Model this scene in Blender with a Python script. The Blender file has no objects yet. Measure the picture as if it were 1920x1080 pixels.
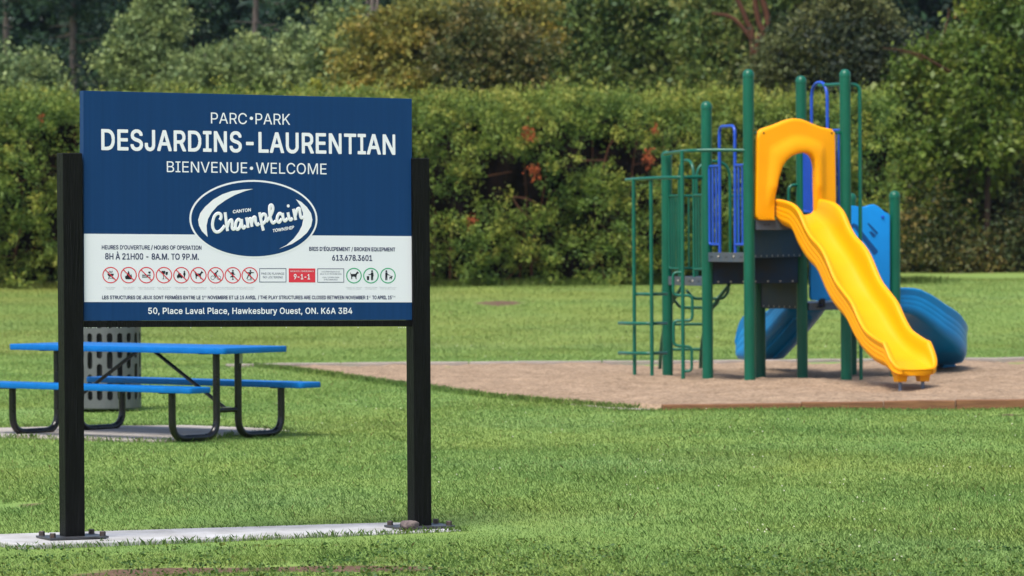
import bpy, bmesh, math, random
import numpy as np
from mathutils import Vector, Matrix

# ------------------------------------------------------------------ camera, light, exposure
scene = bpy.context.scene
COL = scene.collection
FPX, CAMH = 7500.0, 1.68                     # focal length in pixels of a 1920 px wide frame
PITCH = math.atan(106.0 / FPX); ROLL = 0.006
_f = Vector((0, math.cos(PITCH), -math.sin(PITCH)))
_r0 = Vector((1, 0, 0)); _u0 = Vector((0, math.sin(PITCH), math.cos(PITCH)))
_r = _r0 * math.cos(ROLL) - _u0 * math.sin(ROLL)
_u = _r0 * math.sin(ROLL) + _u0 * math.cos(ROLL)
CAM = Vector((0, 0, CAMH))
cam_data = bpy.data.cameras.new("camera")
cam = bpy.data.objects.new("camera", cam_data); COL.objects.link(cam)
cam.matrix_world = Matrix(((_r.x, _u.x, -_f.x, CAM.x), (_r.y, _u.y, -_f.y, CAM.y),
                           (_r.z, _u.z, -_f.z, CAM.z), (0, 0, 0, 1)))
cam_data.sensor_width = 36.0
cam_data.lens = 36.0 * FPX / 1920.0
cam_data.clip_start = 0.5; cam_data.clip_end = 2000
cam_data.dof.use_dof = True
cam_data.dof.focus_distance = 22.9
cam_data.dof.aperture_fstop = 5.6
scene.camera = cam

SUN_EL, SUN_AZ = math.radians(60), math.radians(-148)   # azimuth measured from +Y towards +X
sun_dir = Vector((math.sin(SUN_AZ) * math.cos(SUN_EL), math.cos(SUN_AZ) * math.cos(SUN_EL), math.sin(SUN_EL)))
world = bpy.data.worlds.new("World"); scene.world = world
world.use_nodes = True
wn = world.node_tree.nodes; wl = world.node_tree.links
bg = wn["Background"]
sky = wn.new("ShaderNodeTexSky"); sky.sky_type = 'NISHITA'; sky.sun_disc = False
sky.sun_elevation = SUN_EL; sky.sun_rotation = SUN_AZ
sky.air_density = 1.0; sky.dust_density = 3.0; sky.ozone_density = 1.0
wl.new(sky.outputs[0], bg.inputs[0]); bg.inputs[1].default_value = 0.11
sun_l = bpy.data.lights.new("sun", 'SUN'); sun_l.energy = 2.5; sun_l.angle = math.radians(26)
sun_l.color = (1.0, 0.95, 0.86)
sun = bpy.data.objects.new("sun", sun_l); COL.objects.link(sun)
sun.rotation_euler = (-sun_dir).to_track_quat('-Z', 'Y').to_euler()
vs = scene.view_settings
vs.view_transform = 'Standard'; vs.look = 'None'; vs.gamma = 1.0; vs.use_curve_mapping = False
vs.exposure = 1.0
scene.cycles.max_bounces = 6; scene.cycles.diffuse_bounces = 2; scene.cycles.glossy_bounces = 2
scene.cycles.transmission_bounces = 3; scene.cycles.transparent_max_bounces = 4
scene.cycles.use_denoising = True
scene.cycles.use_adaptive_sampling = True

rnd = random.Random(11)
RNG = np.random.default_rng(7)

# ------------------------------------------------------------------ surveying helpers (photo pixel -> place)
def ray(px, py):
    return _f + _r * ((px - 960) / FPX) + _u * ((540 - py) / FPX)
def at(px, py, Y):
    d = ray(px, py); return CAM + d * (Y / d.y)
def gp(px, py, z=0.0):
    d = ray(px, py); return CAM + d * ((z - CAMH) / d.z)
def on(px, py, P, n):
    d = ray(px, py); return CAM + d * ((P - CAM).dot(n) / d.dot(n))

# ------------------------------------------------------------------ object helpers
def tag(o, label=None, cat=None, group=None, kind=None):
    if label: o["label"] = label
    if cat: o["category"] = cat
    if group: o["group"] = group
    if kind: o["kind"] = kind
    return o
def thing(name, label, cat, loc=(0, 0, 0), rz=0.0, group=None):
    o = bpy.data.objects.new(name, None); COL.objects.link(o)
    o.location = loc; o.rotation_euler = (0, 0, rz); o.empty_display_size = 0.2
    return tag(o, label, cat, group)
def link(name, me, mats, parent=None, smooth=False):
    o = bpy.data.objects.new(name, me); COL.objects.link(o)
    for m in (mats if isinstance(mats, (list, tuple)) else [mats]): me.materials.append(m)
    if smooth: me.shade_smooth()
    if parent is not None:
        o.parent = parent
        bpy.context.view_layer.update()
        o.matrix_parent_inverse = parent.matrix_world.inverted()
    return o
class MB:
    """collects shapes in world coordinates, builds one mesh object"""
    def __init__(s): s.v = []; s.f = []; s.m = []
    def add(s, vs_, fs, mi=0):
        b = len(s.v); s.v += [tuple(p) for p in vs_]
        for f in fs: s.f.append([b + i for i in f]); s.m.append(mi)
    def prism(s, pts, off, mi=0):
        """polygon pts (3D) extruded by vector off"""
        n = len(pts); off = Vector(off)
        vs_ = [Vector(p) for p in pts] + [Vector(p) + off for p in pts]
        fs = [list(range(n))[::-1], list(range(n, 2 * n))] + [[i, (i + 1) % n, n + (i + 1) % n, n + i] for i in range(n)]
        s.add(vs_, fs, mi)
    def box(s, c, ax, ay, az, mi=0):
        """centre and three half-axis vectors"""
        c, ax, ay, az = Vector(c), Vector(ax), Vector(ay), Vector(az)
        vs_ = [c + ax * i + ay * j + az * k for k in (-1, 1) for j in (-1, 1) for i in (-1, 1)]
        s.add(vs_, [(0, 2, 3, 1), (4, 5, 7, 6), (0, 1, 5, 4), (2, 6, 7, 3), (0, 4, 6, 2), (1, 3, 7, 5)], mi)
    def tube(s, pts, rad, n=12, mi=0, caps=True, closed=False):
        pts = [Vector(p) for p in pts]
        rads = rad if isinstance(rad, (list, tuple)) else [rad] * len(pts)
        N = len(pts); b = len(s.v)
        up = None
        for i, p in enumerate(pts):
            t = (pts[(i + 1) % N] - pts[i - 1]) if closed else (pts[min(i + 1, N - 1)] - pts[max(i - 1, 0)])
            t.normalize()
            if up is None:
                up = t.orthogonal().normalized()
            else:
                up = (up - t * up.dot(t)).normalized()
            w = t.cross(up)
            for k in range(n):
                a = 2 * math.pi * k / n
                s.v.append(tuple(p + (up * math.cos(a) + w * math.sin(a)) * rads[i]))
        for i in range(N if closed else N - 1):
            j = (i + 1) % N
            for k in range(n):
                s.f.append([b + i * n + k, b + i * n + (k + 1) % n, b + j * n + (k + 1) % n, b + j * n + k]); s.m.append(mi)
        if caps and not closed:
            s.f.append([b + k for k in range(n)][::-1]); s.m.append(mi)
            s.f.append([b + (N - 1) * n + k for k in range(n)]); s.m.append(mi)
    def lathe(s, base, prof, n=20, mi=0):
        """profile (r,z) turned about a vertical axis through base"""
        base = Vector(base)
        b = len(s.v)
        for r, z in prof:
            for k in range(n):
                a = 2 * math.pi * k / n
                s.v.append(tuple(base + Vector((r * math.cos(a), r * math.sin(a), z))))
        for i in range(len(prof) - 1):
            for k in range(n):
                s.f.append([b + i * n + k, b + i * n + (k + 1) % n, b + (i + 1) * n + (k + 1) % n, b + (i + 1) * n + k]); s.m.append(mi)
        s.f.append([b + k for k in range(n)][::-1]); s.m.append(mi)
        s.f.append([b + (len(prof) - 1) * n + k for k in range(n)]); s.m.append(mi)
    def build(s, name, mats, parent=None, smooth=False, bevel=0.0, autosmooth=None, recalc=True):
        me = bpy.data.meshes.new(name)
        me.from_pydata(s.v, [], s.f)
        me.polygons.foreach_set("material_index", s.m)
        if recalc or bevel:
            bm = bmesh.new(); bm.from_mesh(me)
            bmesh.ops.recalc_face_normals(bm, faces=bm.faces)
            if bevel:
                es = [e for e in bm.edges if len(e.link_faces) == 2 and e.calc_face_angle(0) > 0.6]
                bmesh.ops.bevel(bm, geom=es, offset=bevel, segments=2, affect='EDGES', profile=0.5, clamp_overlap=True)
            bm.to_mesh(me); bm.free()
        o = link(name, me, mats, parent, smooth or autosmooth is not None)
        if autosmooth is not None:
            me.set_sharp_from_angle(angle=math.radians(autosmooth))
        return o
def rounded(pts, r, n=5):
    """polyline with its corners rounded"""
    pts = [Vector(p) for p in pts]; out = [pts[0]]
    for i in range(1, len(pts) - 1):
        a, b, c = pts[i - 1], pts[i], pts[i + 1]
        d1, d2 = (a - b), (c - b); q = min(r, d1.length * 0.49, d2.length * 0.49)
        p1, p2 = b + d1.normalized() * q, b + d2.normalized() * q
        for k in range(n + 1):
            t = k / n; out.append(p1 * (1 - t) ** 2 + b * 2 * t * (1 - t) + p2 * t * t)
    out.append(pts[-1]); return out
def smooth_path(pts, n=8):
    pts = [Vector(p) for p in pts]; out = []
    P = [pts[0] * 2 - pts[1]] + pts + [pts[-1] * 2 - pts[-2]]
    for i in range(1, len(P) - 2):
        for k in range(n):
            t = k / n
            out.append(0.5 * ((2 * P[i]) + (P[i + 1] - P[i - 1]) * t + (2 * P[i - 1] - 5 * P[i] + 4 * P[i + 1] - P[i + 2]) * t * t
                       + (3 * P[i] - P[i - 1] - 3 * P[i + 1] + P[i + 2]) * t ** 3))
    out.append(pts[-1]); return out

# ------------------------------------------------------------------ materials
def new_mat(name):
    m = bpy.data.materials.new(name); m.use_nodes = True
    nt = m.node_tree
    return m, nt.nodes, nt.links, nt.nodes["Principled BSDF"]
def paint(name, c, rough=0.45, spec=0.4, var=0.0, vscale=6.0, bump=0.0, bscale=60.0, metal=0.0, stretch=(1, 1, 1), c2=None, detail=6.0):
    m, N, L, P = new_mat(name)
    P.inputs["Base Color"].default_value = (*c, 1); P.inputs["Roughness"].default_value = rough
    P.inputs["Specular IOR Level"].default_value = spec; P.inputs["Metallic"].default_value = metal
    if var or c2 or bump:
        tc = N.new("ShaderNodeTexCoord"); mp = N.new("ShaderNodeMapping"); mp.inputs["Scale"].default_value = stretch
        L.new(tc.outputs["Object"], mp.inputs[0])
    if var or c2:
        nz = N.new("ShaderNodeTexNoise"); nz.inputs["Scale"].default_value = vscale; nz.inputs["Detail"].default_value = detail
        nz.inputs["Roughness"].default_value = 0.65
        L.new(mp.outputs[0], nz.inputs["Vector"])
        rp = N.new("ShaderNodeValToRGB"); rp.color_ramp.elements[0].position = 0.32; rp.color_ramp.elements[1].position = 0.68
        d = c2 if c2 else tuple(x * (1 - var) for x in c)
        e = c if c2 else tuple(min(1, x * (1 + var)) for x in c)
        rp.color_ramp.elements[0].color = (*d, 1); rp.color_ramp.elements[1].color = (*e, 1)
        L.new(nz.outputs[0], rp.inputs[0]); L.new(rp.outputs[0], P.inputs["Base Color"])
        mr = N.new("ShaderNodeMapRange"); mr.inputs[3].default_value = max(0.05, rough - 0.08); mr.inputs[4].default_value = min(1, rough + 0.1)
        L.new(nz.outputs[0], mr.inputs[0]); L.new(mr.outputs[0], P.inputs["Roughness"])
    if bump:
        bz = N.new("ShaderNodeTexNoise"); bz.inputs["Scale"].default_value = bscale; bz.inputs["Detail"].default_value = 4
        L.new(mp.outputs[0], bz.inputs["Vector"])
        bp = N.new("ShaderNodeBump"); bp.inputs["Strength"].default_value = bump; bp.inputs["Distance"].default_value = 0.01
        L.new(bz.outputs[0], bp.inputs["Height"]); L.new(bp.outputs[0], P.inputs["Normal"])
    return m
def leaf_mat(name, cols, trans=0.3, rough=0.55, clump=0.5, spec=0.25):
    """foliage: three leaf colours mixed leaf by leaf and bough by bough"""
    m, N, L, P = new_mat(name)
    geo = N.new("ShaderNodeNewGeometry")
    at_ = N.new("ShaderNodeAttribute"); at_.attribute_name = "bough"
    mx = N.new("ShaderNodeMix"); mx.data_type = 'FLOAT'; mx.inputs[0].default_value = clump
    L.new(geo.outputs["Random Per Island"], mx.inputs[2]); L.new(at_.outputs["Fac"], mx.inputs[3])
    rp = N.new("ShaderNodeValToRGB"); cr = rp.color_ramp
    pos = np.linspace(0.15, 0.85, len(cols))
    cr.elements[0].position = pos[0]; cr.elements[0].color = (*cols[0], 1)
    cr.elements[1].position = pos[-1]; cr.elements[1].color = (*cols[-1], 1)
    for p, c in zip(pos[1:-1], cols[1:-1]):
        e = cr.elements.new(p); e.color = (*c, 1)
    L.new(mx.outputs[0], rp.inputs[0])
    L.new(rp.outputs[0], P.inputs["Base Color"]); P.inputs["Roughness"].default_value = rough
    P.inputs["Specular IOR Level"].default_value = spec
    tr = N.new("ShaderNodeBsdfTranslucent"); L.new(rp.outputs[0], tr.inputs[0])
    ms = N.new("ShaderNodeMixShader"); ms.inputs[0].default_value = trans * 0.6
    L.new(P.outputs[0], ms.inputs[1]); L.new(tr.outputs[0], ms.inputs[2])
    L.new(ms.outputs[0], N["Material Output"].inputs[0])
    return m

M = {}
M["black_wood"] = paint("black_stained_wood", (0.0060, 0.0060, 0.0070), 0.45, 0.14, c2=(0.0008, 0.0008, 0.0008), vscale=5, stretch=(22, 22, 0.9), bump=0.9, bscale=7)
M["black_steel"] = paint("black_powder_coat", (0.004, 0.004, 0.006), 0.28, 0.5, var=0.3, vscale=12)
M["plate_steel"] = paint("dark_steel_plate", (0.045, 0.05, 0.06), 0.42, 0.5, c2=(0.02, 0.018, 0.018), vscale=25)
M["bolt_steel"] = paint("bolt_steel", (0.03, 0.028, 0.032), 0.5, 0.5, c2=(0.055, 0.03, 0.02), vscale=60)
M["sign_white"] = paint("sign_white", (0.68, 0.69, 0.76), 0.4, 0.3)
M["sign_text_white"] = paint("sign_text_white", (0.72, 0.73, 0.79), 0.4, 0.3)
M["sign_navy"] = paint("sign_navy_ink", (0.02, 0.025, 0.09), 0.4, 0.3)
M["sign_grey"] = paint("sign_grey_ink", (0.42, 0.42, 0.47), 0.5, 0.3)
M["sign_red"] = paint("sign_red_ink", (0.62, 0.035, 0.06), 0.4, 0.3)
M["sign_green"] = paint("sign_green_ink", (0.03, 0.33, 0.16), 0.4, 0.3)
M["sign_black"] = paint("sign_black_ink", (0.012, 0.012, 0.022), 0.4, 0.3)
M["table_blue"] = paint("table_blue_vinyl", (0.0005, 0.120, 0.40), 0.42, 0.2, var=0.12, vscale=8, bump=0.35, bscale=90)
M["post_green"] = paint("post_green_powder_coat", (0.001, 0.088, 0.052), 0.34, 0.35, var=0.12, vscale=3, stretch=(3, 3, 1))
M["bar_green"] = paint("bar_green_powder_coat", (0.001, 0.092, 0.058), 0.32, 0.4, var=0.12, vscale=6)
M["bar_blue"] = paint("bar_blue_powder_coat", (0.008, 0.06, 0.42), 0.3, 0.5, var=0.1, vscale=6)
M["slide_yellow"] = paint("yellow_moulded_plastic", (0.78, 0.315, 0.0008), 0.45, 0.2, var=0.04, vscale=2.5, bump=0.05, bscale=25)
M["slide_blue"] = paint("blue_moulded_plastic", (0.001, 0.21, 0.52), 0.36, 0.35, var=0.08, vscale=2.5, bump=0.05, bscale=25)
M["panel_blue"] = paint("blue_panel_plastic", (0.003, 0.22, 0.62), 0.4, 0.3, var=0.05, vscale=3)
M["slot_shade_blue"] = paint("panel_slot_shade", (0.002, 0.06, 0.22), 0.5, 0.3)
M["deck"] = paint("deck_vinyl", (0.003, 0.026, 0.075), 0.5, 0.3, c2=(0.018, 0.019, 0.024), vscale=3.5, bump=0.4, bscale=70)
M["rim"] = paint("deck_rim_steel", (0.05, 0.078, 0.12), 0.5, 0.35, c2=(0.085, 0.085, 0.085), vscale=5)
M["rivet"] = paint("zinc_rivet", (0.45, 0.42, 0.38), 0.35, 0.5, metal=0.6)
M["pin"] = paint("pin_steel", (0.12, 0.15, 0.22), 0.4, 0.5, metal=0.4)
M["bin_grey"] = paint("bin_grey_steel", (0.082, 0.089, 0.096), 0.42, 0.45, var=0.1, vscale=5)
M["bin_dark"] = paint("bin_liner_black", (0.012, 0.012, 0.014), 0.6, 0.3)
M["sticker"] = paint("paper_sticker", (0.45, 0.43, 0.42), 0.6, 0.3)
M["concrete"] = paint("pale_concrete", (0.44, 0.445, 0.46), 0.85, 0.2, c2=(0.27, 0.265, 0.255), vscale=3.2, bump=0.2, bscale=80)
M["concrete_old"] = paint("weathered_concrete", (0.36, 0.34, 0.32), 0.9, 0.2, c2=(0.25, 0.22, 0.19), vscale=3, bump=0.3, bscale=60)
M["timber_brown"] = paint("brown_timber", (0.22, 0.105, 0.05), 0.75, 0.25, c2=(0.12, 0.055, 0.028), vscale=5, stretch=(0.6, 8, 8), bump=0.4, bscale=20)
M["timber_grey"] = paint("weathered_timber", (0.36, 0.32, 0.29), 0.8, 0.2, c2=(0.2, 0.17, 0.15), vscale=5, stretch=(0.6, 8, 8), bump=0.4, bscale=20)
M["rock"] = paint("granite_stone", (0.19, 0.155, 0.145), 0.9, 0.15, c2=(0.07, 0.055, 0.06), vscale=22, bump=0.7, bscale=40)
M["bark_grey"] = paint("grey_bark", (0.17, 0.14, 0.125), 0.9, 0.2, c2=(0.08, 0.065, 0.06), vscale=8, stretch=(3, 3, .5), bump=0.5, bscale=15)
M["bark_red"] = paint("red_brown_bark", (0.095, 0.040, 0.022), 0.9, 0.15, c2=(0.05, 0.024, 0.017), vscale=8, stretch=(3, 3, .5), bump=0.5, bscale=15)
M["bark_dark"] = paint("dark_bark", (0.055, 0.035, 0.028), 0.9, 0.15, c2=(0.025, 0.017, 0.014), vscale=8, stretch=(3, 3, .5), bump=0.5, bscale=15)
M["twig_shade"] = paint("hedge_interior_shade_twigs", (0.016, 0.010, 0.008), 0.95, 0.05, c2=(0.006, 0.005, 0.004), vscale=4, bump=0.8, bscale=8)  # twig brown darkened to carry the shade inside the hedge
M["dead"] = paint("dead_orange_needles", (0.25, 0.060, 0.020), 0.8, 0.2, var=0.35, vscale=6)
M["flower"] = paint("white_clover_petals", (0.55, 0.55, 0.42), 0.7, 0.2)
M["drop"] = paint("water_bead", (0.75, 0.78, 0.8), 0.05, 0.8)
M["orange_leaf"] = paint("fallen_orange_leaf", (0.55, 0.19, 0.03), 0.6, 0.3, var=0.2, vscale=30)

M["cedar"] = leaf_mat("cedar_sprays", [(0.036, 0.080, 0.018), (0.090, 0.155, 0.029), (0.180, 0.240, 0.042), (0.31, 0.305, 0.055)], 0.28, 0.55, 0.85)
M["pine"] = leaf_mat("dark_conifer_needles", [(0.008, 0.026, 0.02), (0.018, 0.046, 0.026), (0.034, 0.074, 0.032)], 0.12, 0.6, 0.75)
M["sapling"] = leaf_mat("pale_poplar_leaves", [(0.0715, 0.1265, 0.0550), (0.1485, 0.2090, 0.0800), (0.2585, 0.3080, 0.1000)], 0.34, 0.5, 0.8)
M["dogwood"] = leaf_mat("yellowing_shrub_leaves", [(0.0650, 0.0900, 0.0294), (0.1365, 0.1560, 0.0378), (0.2210, 0.2040, 0.0420), (0.3250, 0.2220, 0.0420)], 0.3, 0.5, 0.75)
M["oak"] = leaf_mat("deep_green_leaves", [(0.0336, 0.0713, 0.0240), (0.0660, 0.1150, 0.0300), (0.1260, 0.1667, 0.0360), (0.1920, 0.1898, 0.0500)], 0.26, 0.5, 0.8)
M["oak_dark"] = leaf_mat("dark_olive_leaves", [(0.02, 0.036, 0.014), (0.045, 0.066, 0.02), (0.10, 0.10, 0.03), (0.17, 0.12, 0.03)], 0.25, 0.5, 0.75)
M["shade"] = leaf_mat("shade_dark_leaves", [(0.006, 0.012, 0.006), (0.014, 0.024, 0.010), (0.028, 0.040, 0.014)], 0.1, 0.6, 0.75)  # canopy shade put into the leaf colour of thicket and undergrowth
M["olive"] = leaf_mat("olive_brown_leaves", [(0.0437, 0.0594, 0.0240), (0.0862, 0.1045, 0.0340), (0.1552, 0.1540, 0.0520)], 0.25, 0.55, 0.75)
M["maple"] = leaf_mat("bright_maple_leaves", [(0.0392, 0.0810, 0.0140), (0.0952, 0.1458, 0.0220), (0.1960, 0.2214, 0.0340)], 0.33, 0.45, 0.8)
M["rust"] = leaf_mat("rusty_leaves", [(0.035, 0.042, 0.016), (0.075, 0.075, 0.024), (0.14, 0.105, 0.034), (0.18, 0.1, 0.03)], 0.25, 0.55, 0.75)

def sign_blue():
    m, N, L, P = new_mat("sign_navy_blue_paint")
    tc = N.new("ShaderNodeTexCoord"); mp = N.new("ShaderNodeMapping"); mp.inputs["Scale"].default_value = (16, 16, 0.35)
    L.new(tc.outputs["Object"], mp.inputs[0])
    nz = N.new("ShaderNodeTexNoise"); nz.inputs["Scale"].default_value = 3; nz.inputs["Detail"].default_value = 6
    L.new(mp.outputs[0], nz.inputs["Vector"])
    rp = N.new("ShaderNodeValToRGB")
    rp.color_ramp.elements[0].position = 0.3; rp.color_ramp.elements[0].color = (0.0048, 0.034, 0.115, 1)
    rp.color_ramp.elements[1].position = 0.75; rp.color_ramp.elements[1].color = (0.006, 0.040, 0.137, 1)
    L.new(nz.outputs[0], rp.inputs[0]); L.new(rp.outputs[0], P.inputs["Base Color"])
    P.inputs["Roughness"].default_value = 0.5; P.inputs["Specular IOR Level"].default_value = 0.15
    return m
M["sign_blue"] = sign_blue()

def grass_nodes(m, N, L, blade):
    """mown lawn: broad patches of fresh and yellowed grass, soil where it is worn"""
    geo = N.new("ShaderNodeNewGeometry")
    def noise(scale, detail, sx=1.0, sy=1.0):
        mp = N.new("ShaderNodeMapping"); mp.inputs["Scale"].default_value = (sx, sy, 0)
        L.new(geo.outputs["Position"], mp.inputs[0])
        n = N.new("ShaderNodeTexNoise"); n.inputs["Scale"].default_value = scale; n.inputs["Detail"].default_value = detail
        L.new(mp.outputs[0], n.inputs["Vector"]); return n
    def ramp(sock, stops):
        r = N.new("ShaderNodeValToRGB"); cr = r.color_ramp
        for i, (p, c) in enumerate(stops):
            e = cr.elements[i] if i < 2 else cr.elements.new(p)
            e.position = p; e.color = (*c, 1)
        L.new(sock, r.inputs[0]); return r.outputs[0]
    def mixc(f, a, b, mode='MIX'):
        x = N.new("ShaderNodeMix"); x.data_type = 'RGBA'; x.blend_type = mode
        if isinstance(f, float): x.inputs[0].default_value = f
        else: L.new(f, x.inputs[0])
        for s, v in ((6, a), (7, b)):
            if isinstance(v, tuple): x.inputs[s].default_value = (*v, 1)
            else: L.new(v, x.inputs[s])
        return x.outputs[2]
    n1 = noise(0.55, 5, 1.0, 0.35)
    n2 = noise(2.2, 6, 1.0, 0.45)
    base = ramp(n1.outputs[0], [(0.28, (0.1472, 0.2706, 0.0762)), (0.75, (0.2561, 0.3522, 0.0922)), (0.5, (0.2017, 0.3165, 0.0882))])
    fine = ramp(n2.outputs[0], [(0.3, (0.1634, 0.2910, 0.0882)), (0.7, (0.2453, 0.3420, 0.0942))])
    c = mixc(0.5, base, fine)
    # drifts of yellower and of bluish dewy turf
    n5 = noise(0.33, 6, 1.0, 0.6); yw = N.new("ShaderNodeMapRange"); yw.inputs[1].default_value = 0.50; yw.inputs[2].default_value = 0.72; yw.inputs[4].default_value = 0.55
    L.new(n5.outputs[0], yw.inputs[0]); c = mixc(yw.outputs[0], c, (0.235, 0.29, 0.066))
    n6 = noise(0.45, 6, 0.7, 0.6); dw = N.new("ShaderNodeMapRange"); dw.inputs[1].default_value = 0.54; dw.inputs[2].default_value = 0.74; dw.inputs[4].default_value = 0.5
    L.new(n6.outputs[0], dw.inputs[0]); c = mixc(dw.outputs[0], c, (0.17, 0.30, 0.125))
    # the far rise is drier and yellower
    sp = N.new("ShaderNodeSeparateXYZ"); L.new(geo.outputs["Position"], sp.inputs[0])
    mr = N.new("ShaderNodeMapRange"); mr.inputs[1].default_value = 49; mr.inputs[2].default_value = 62
    mr.inputs[3].default_value = 0.0; mr.inputs[4].default_value = 0.55
    L.new(sp.outputs[1], mr.inputs[0])
    mx = N.new("ShaderNodeMapRange"); mx.inputs[1].default_value = 7; mx.inputs[2].default_value = -6
    mx.inputs[3].default_value = 0.35; mx.inputs[4].default_value = 1.0
    L.new(sp.outputs[0], mx.inputs[0])
    mu = N.new("ShaderNodeMath"); mu.operation = 'MULTIPLY'; L.new(mr.outputs[0], mu.inputs[0]); L.new(mx.outputs[0], mu.inputs[1])
    n3 = noise(0.16, 4, 0.5, 1.0)
    dry = ramp(n3.outputs[0], [(0.38, (0.1532, 0.2128, 0.0511)), (0.62, (0.2598, 0.2509, 0.0627))])
    c = mixc(mu.outputs[0], c, dry)
    return geo, c, noise, ramp, mixc
def make_lawn_mat():
    m, N, L, P = new_mat("lawn_ground")
    geo, c, noise, ramp, mixc = grass_nodes(m, N, L, False)
    n4 = noise(1.1, 5)
    soil = noise(30, 5)
    sc_ = ramp(soil.outputs[0], [(0.3, (0.07, 0.043, 0.03)), (0.7, (0.16, 0.10, 0.07))])
    at_ = N.new("ShaderNodeAttribute"); at_.attribute_name = "bare"
    th = N.new("ShaderNodeMath"); th.operation = 'ADD'; L.new(at_.outputs["Fac"], th.inputs[0])
    sub = N.new("ShaderNodeMath"); sub.operation = 'MULTIPLY_ADD'; sub.inputs[1].default_value = 0.6; sub.inputs[2].default_value = -0.3
    L.new(n4.outputs[0], sub.inputs[0]); L.new(sub.outputs[0], th.inputs[1])
    gt = N.new("ShaderNodeMapRange"); gt.inputs[1].default_value = 0.4; gt.inputs[2].default_value = 0.6
    L.new(th.outputs[0], gt.inputs[0])
    dark = mixc(1.0, c, (0.80, 0.78, 0.70), 'MULTIPLY')
    col = mixc(gt.outputs[0], dark, sc_)
    L.new(col, P.inputs["Base Color"]); P.inputs["Roughness"].default_value = 0.9; P.inputs["Specular IOR Level"].default_value = 0.1
    return m
def make_blade_mat():
    m, N, L, P = new_mat("grass_blades")
    geo, c, noise, ramp, mixc = grass_nodes(m, N, L, True)
    v = ramp(geo.outputs["Random Per Island"], [(0.0, (0.88, 0.90, 0.86)), (1.0, (1.16, 1.12, 1.12))])
    col = mixc(1.0, c, v, 'MULTIPLY')
    st = N.new("ShaderNodeMath"); st.operation = 'GREATER_THAN'; st.inputs[1].default_value = 0.97
    L.new(geo.outputs["Random Per Island"], st.inputs[0])
    col = mixc(st.outputs[0], col, (0.24, 0.20, 0.08))
    L.new(col, P.inputs["Base Color"]); P.inputs["Roughness"].default_value = 0.6; P.inputs["Specular IOR Level"].default_value = 0.2
    tr = N.new("ShaderNodeBsdfTranslucent"); L.new(col, tr.inputs[0])
    ms = N.new("ShaderNodeMixShader"); ms.inputs[0].default_value = 0.45
    L.new(P.outputs[0], ms.inputs[1]); L.new(tr.outputs[0], ms.inputs[2]); L.new(ms.outputs[0], N["Material Output"].inputs[0])
    return m
def make_sand_mat():
    m, N, L, P = new_mat("play_sand")
    tc = N.new("ShaderNodeTexCoord")
    a = N.new("ShaderNodeTexNoise"); a.inputs["Scale"].default_value = 2.2; a.inputs["Detail"].default_value = 12; a.inputs["Roughness"].default_value = 0.82
    L.new(tc.outputs["Object"], a.inputs["Vector"])
    r = N.new("ShaderNodeValToRGB"); r.color_ramp.elements[0].position = 0.3; r.color_ramp.elements[1].position = 0.7
    r.color_ramp.elements[0].color = (0.185, 0.132, 0.090, 1); r.color_ramp.elements[1].color = (0.39, 0.290, 0.205, 1)
    L.new(a.outputs[0], r.inputs[0])
    g_ = N.new("ShaderNodeTexNoise"); g_.inputs["Scale"].default_value = 26; g_.inputs["Detail"].default_value = 5; g_.inputs["Roughness"].default_value = 0.8
    L.new(tc.outputs["Object"], g_.inputs["Vector"])
    gr_ = N.new("ShaderNodeValToRGB"); gr_.color_ramp.elements[0].position = 0.34; gr_.color_ramp.elements[0].color = (0.42, 0.38, 0.34, 1)
    gr_.color_ramp.elements[1].position = 0.56; gr_.color_ramp.elements[1].color = (1.06, 1.05, 1.04, 1)
    L.new(g_.outputs[0], gr_.inputs[0])
    mu_ = N.new("ShaderNodeMix"); mu_.data_type = 'RGBA'; mu_.blend_type = 'MULTIPLY'; mu_.inputs[0].default_value = 0.85
    L.new(r.outputs[0], mu_.inputs[6]); L.new(gr_.outputs[0], mu_.inputs[7]); L.new(mu_.outputs[2], P.inputs["Base Color"])
    P.inputs["Roughness"].default_value = 0.95; P.inputs["Specular IOR Level"].default_value = 0.1
    b = N.new("ShaderNodeTexNoise"); b.inputs["Scale"].default_value = 9; b.inputs["Detail"].default_value = 6
    L.new(tc.outputs["Object"], b.inputs["Vector"])
    bp = N.new("ShaderNodeBump"); bp.inputs["Strength"].default_value = 0.9; bp.inputs["Distance"].default_value = 0.06
    L.new(b.outputs[0], bp.inputs["Height"]); L.new(bp.outputs[0], P.inputs["Normal"])
    return m
M["lawn"] = make_lawn_mat(); M["blade"] = make_blade_mat(); M["sand"] = make_sand_mat()

# ------------------------------------------------------------------ terrain
def sstep(x, a, b):
    t = np.clip((x - a) / (b - a), 0, 1); return t * t * (3 - 2 * t)
def lumps(x, y):
    return 0.012 * np.sin(0.9 * x + 1.3) * np.cos(0.7 * y) + 0.008 * np.sin(2.3 * x - 0.8 * y) + 0.006 * np.cos(1.7 * y + 0.6 * x)
def near_sign(x, y):
    u = (x + 1.45) * 0.899 + (y - 22.45) * 0.438; w = -(x + 1.45) * 0.438 + (y - 22.45) * 0.899
    return np.exp(-(u / 2.3) ** 4 - (w / 1.0) ** 2)
def ground_z(x, y):
    x = np.asarray(x, float); y = np.asarray(y, float)
    z = 0.56 * sstep(y, 54, 88) + 0.14 * sstep(y, 86, 108) + 16.0 * sstep(y, 118, 300)
    z = z - 0.030 * near_sign(x, y)
    return z + lumps(x, y) * sstep(y, 24, 28) * 0.8
SAND = [gp(1192, 768), gp(1060, 757), gp(930, 744), gp(800, 730), gp(700, 716), gp(620, 704), gp(545, 695), gp(470, 689)]
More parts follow.
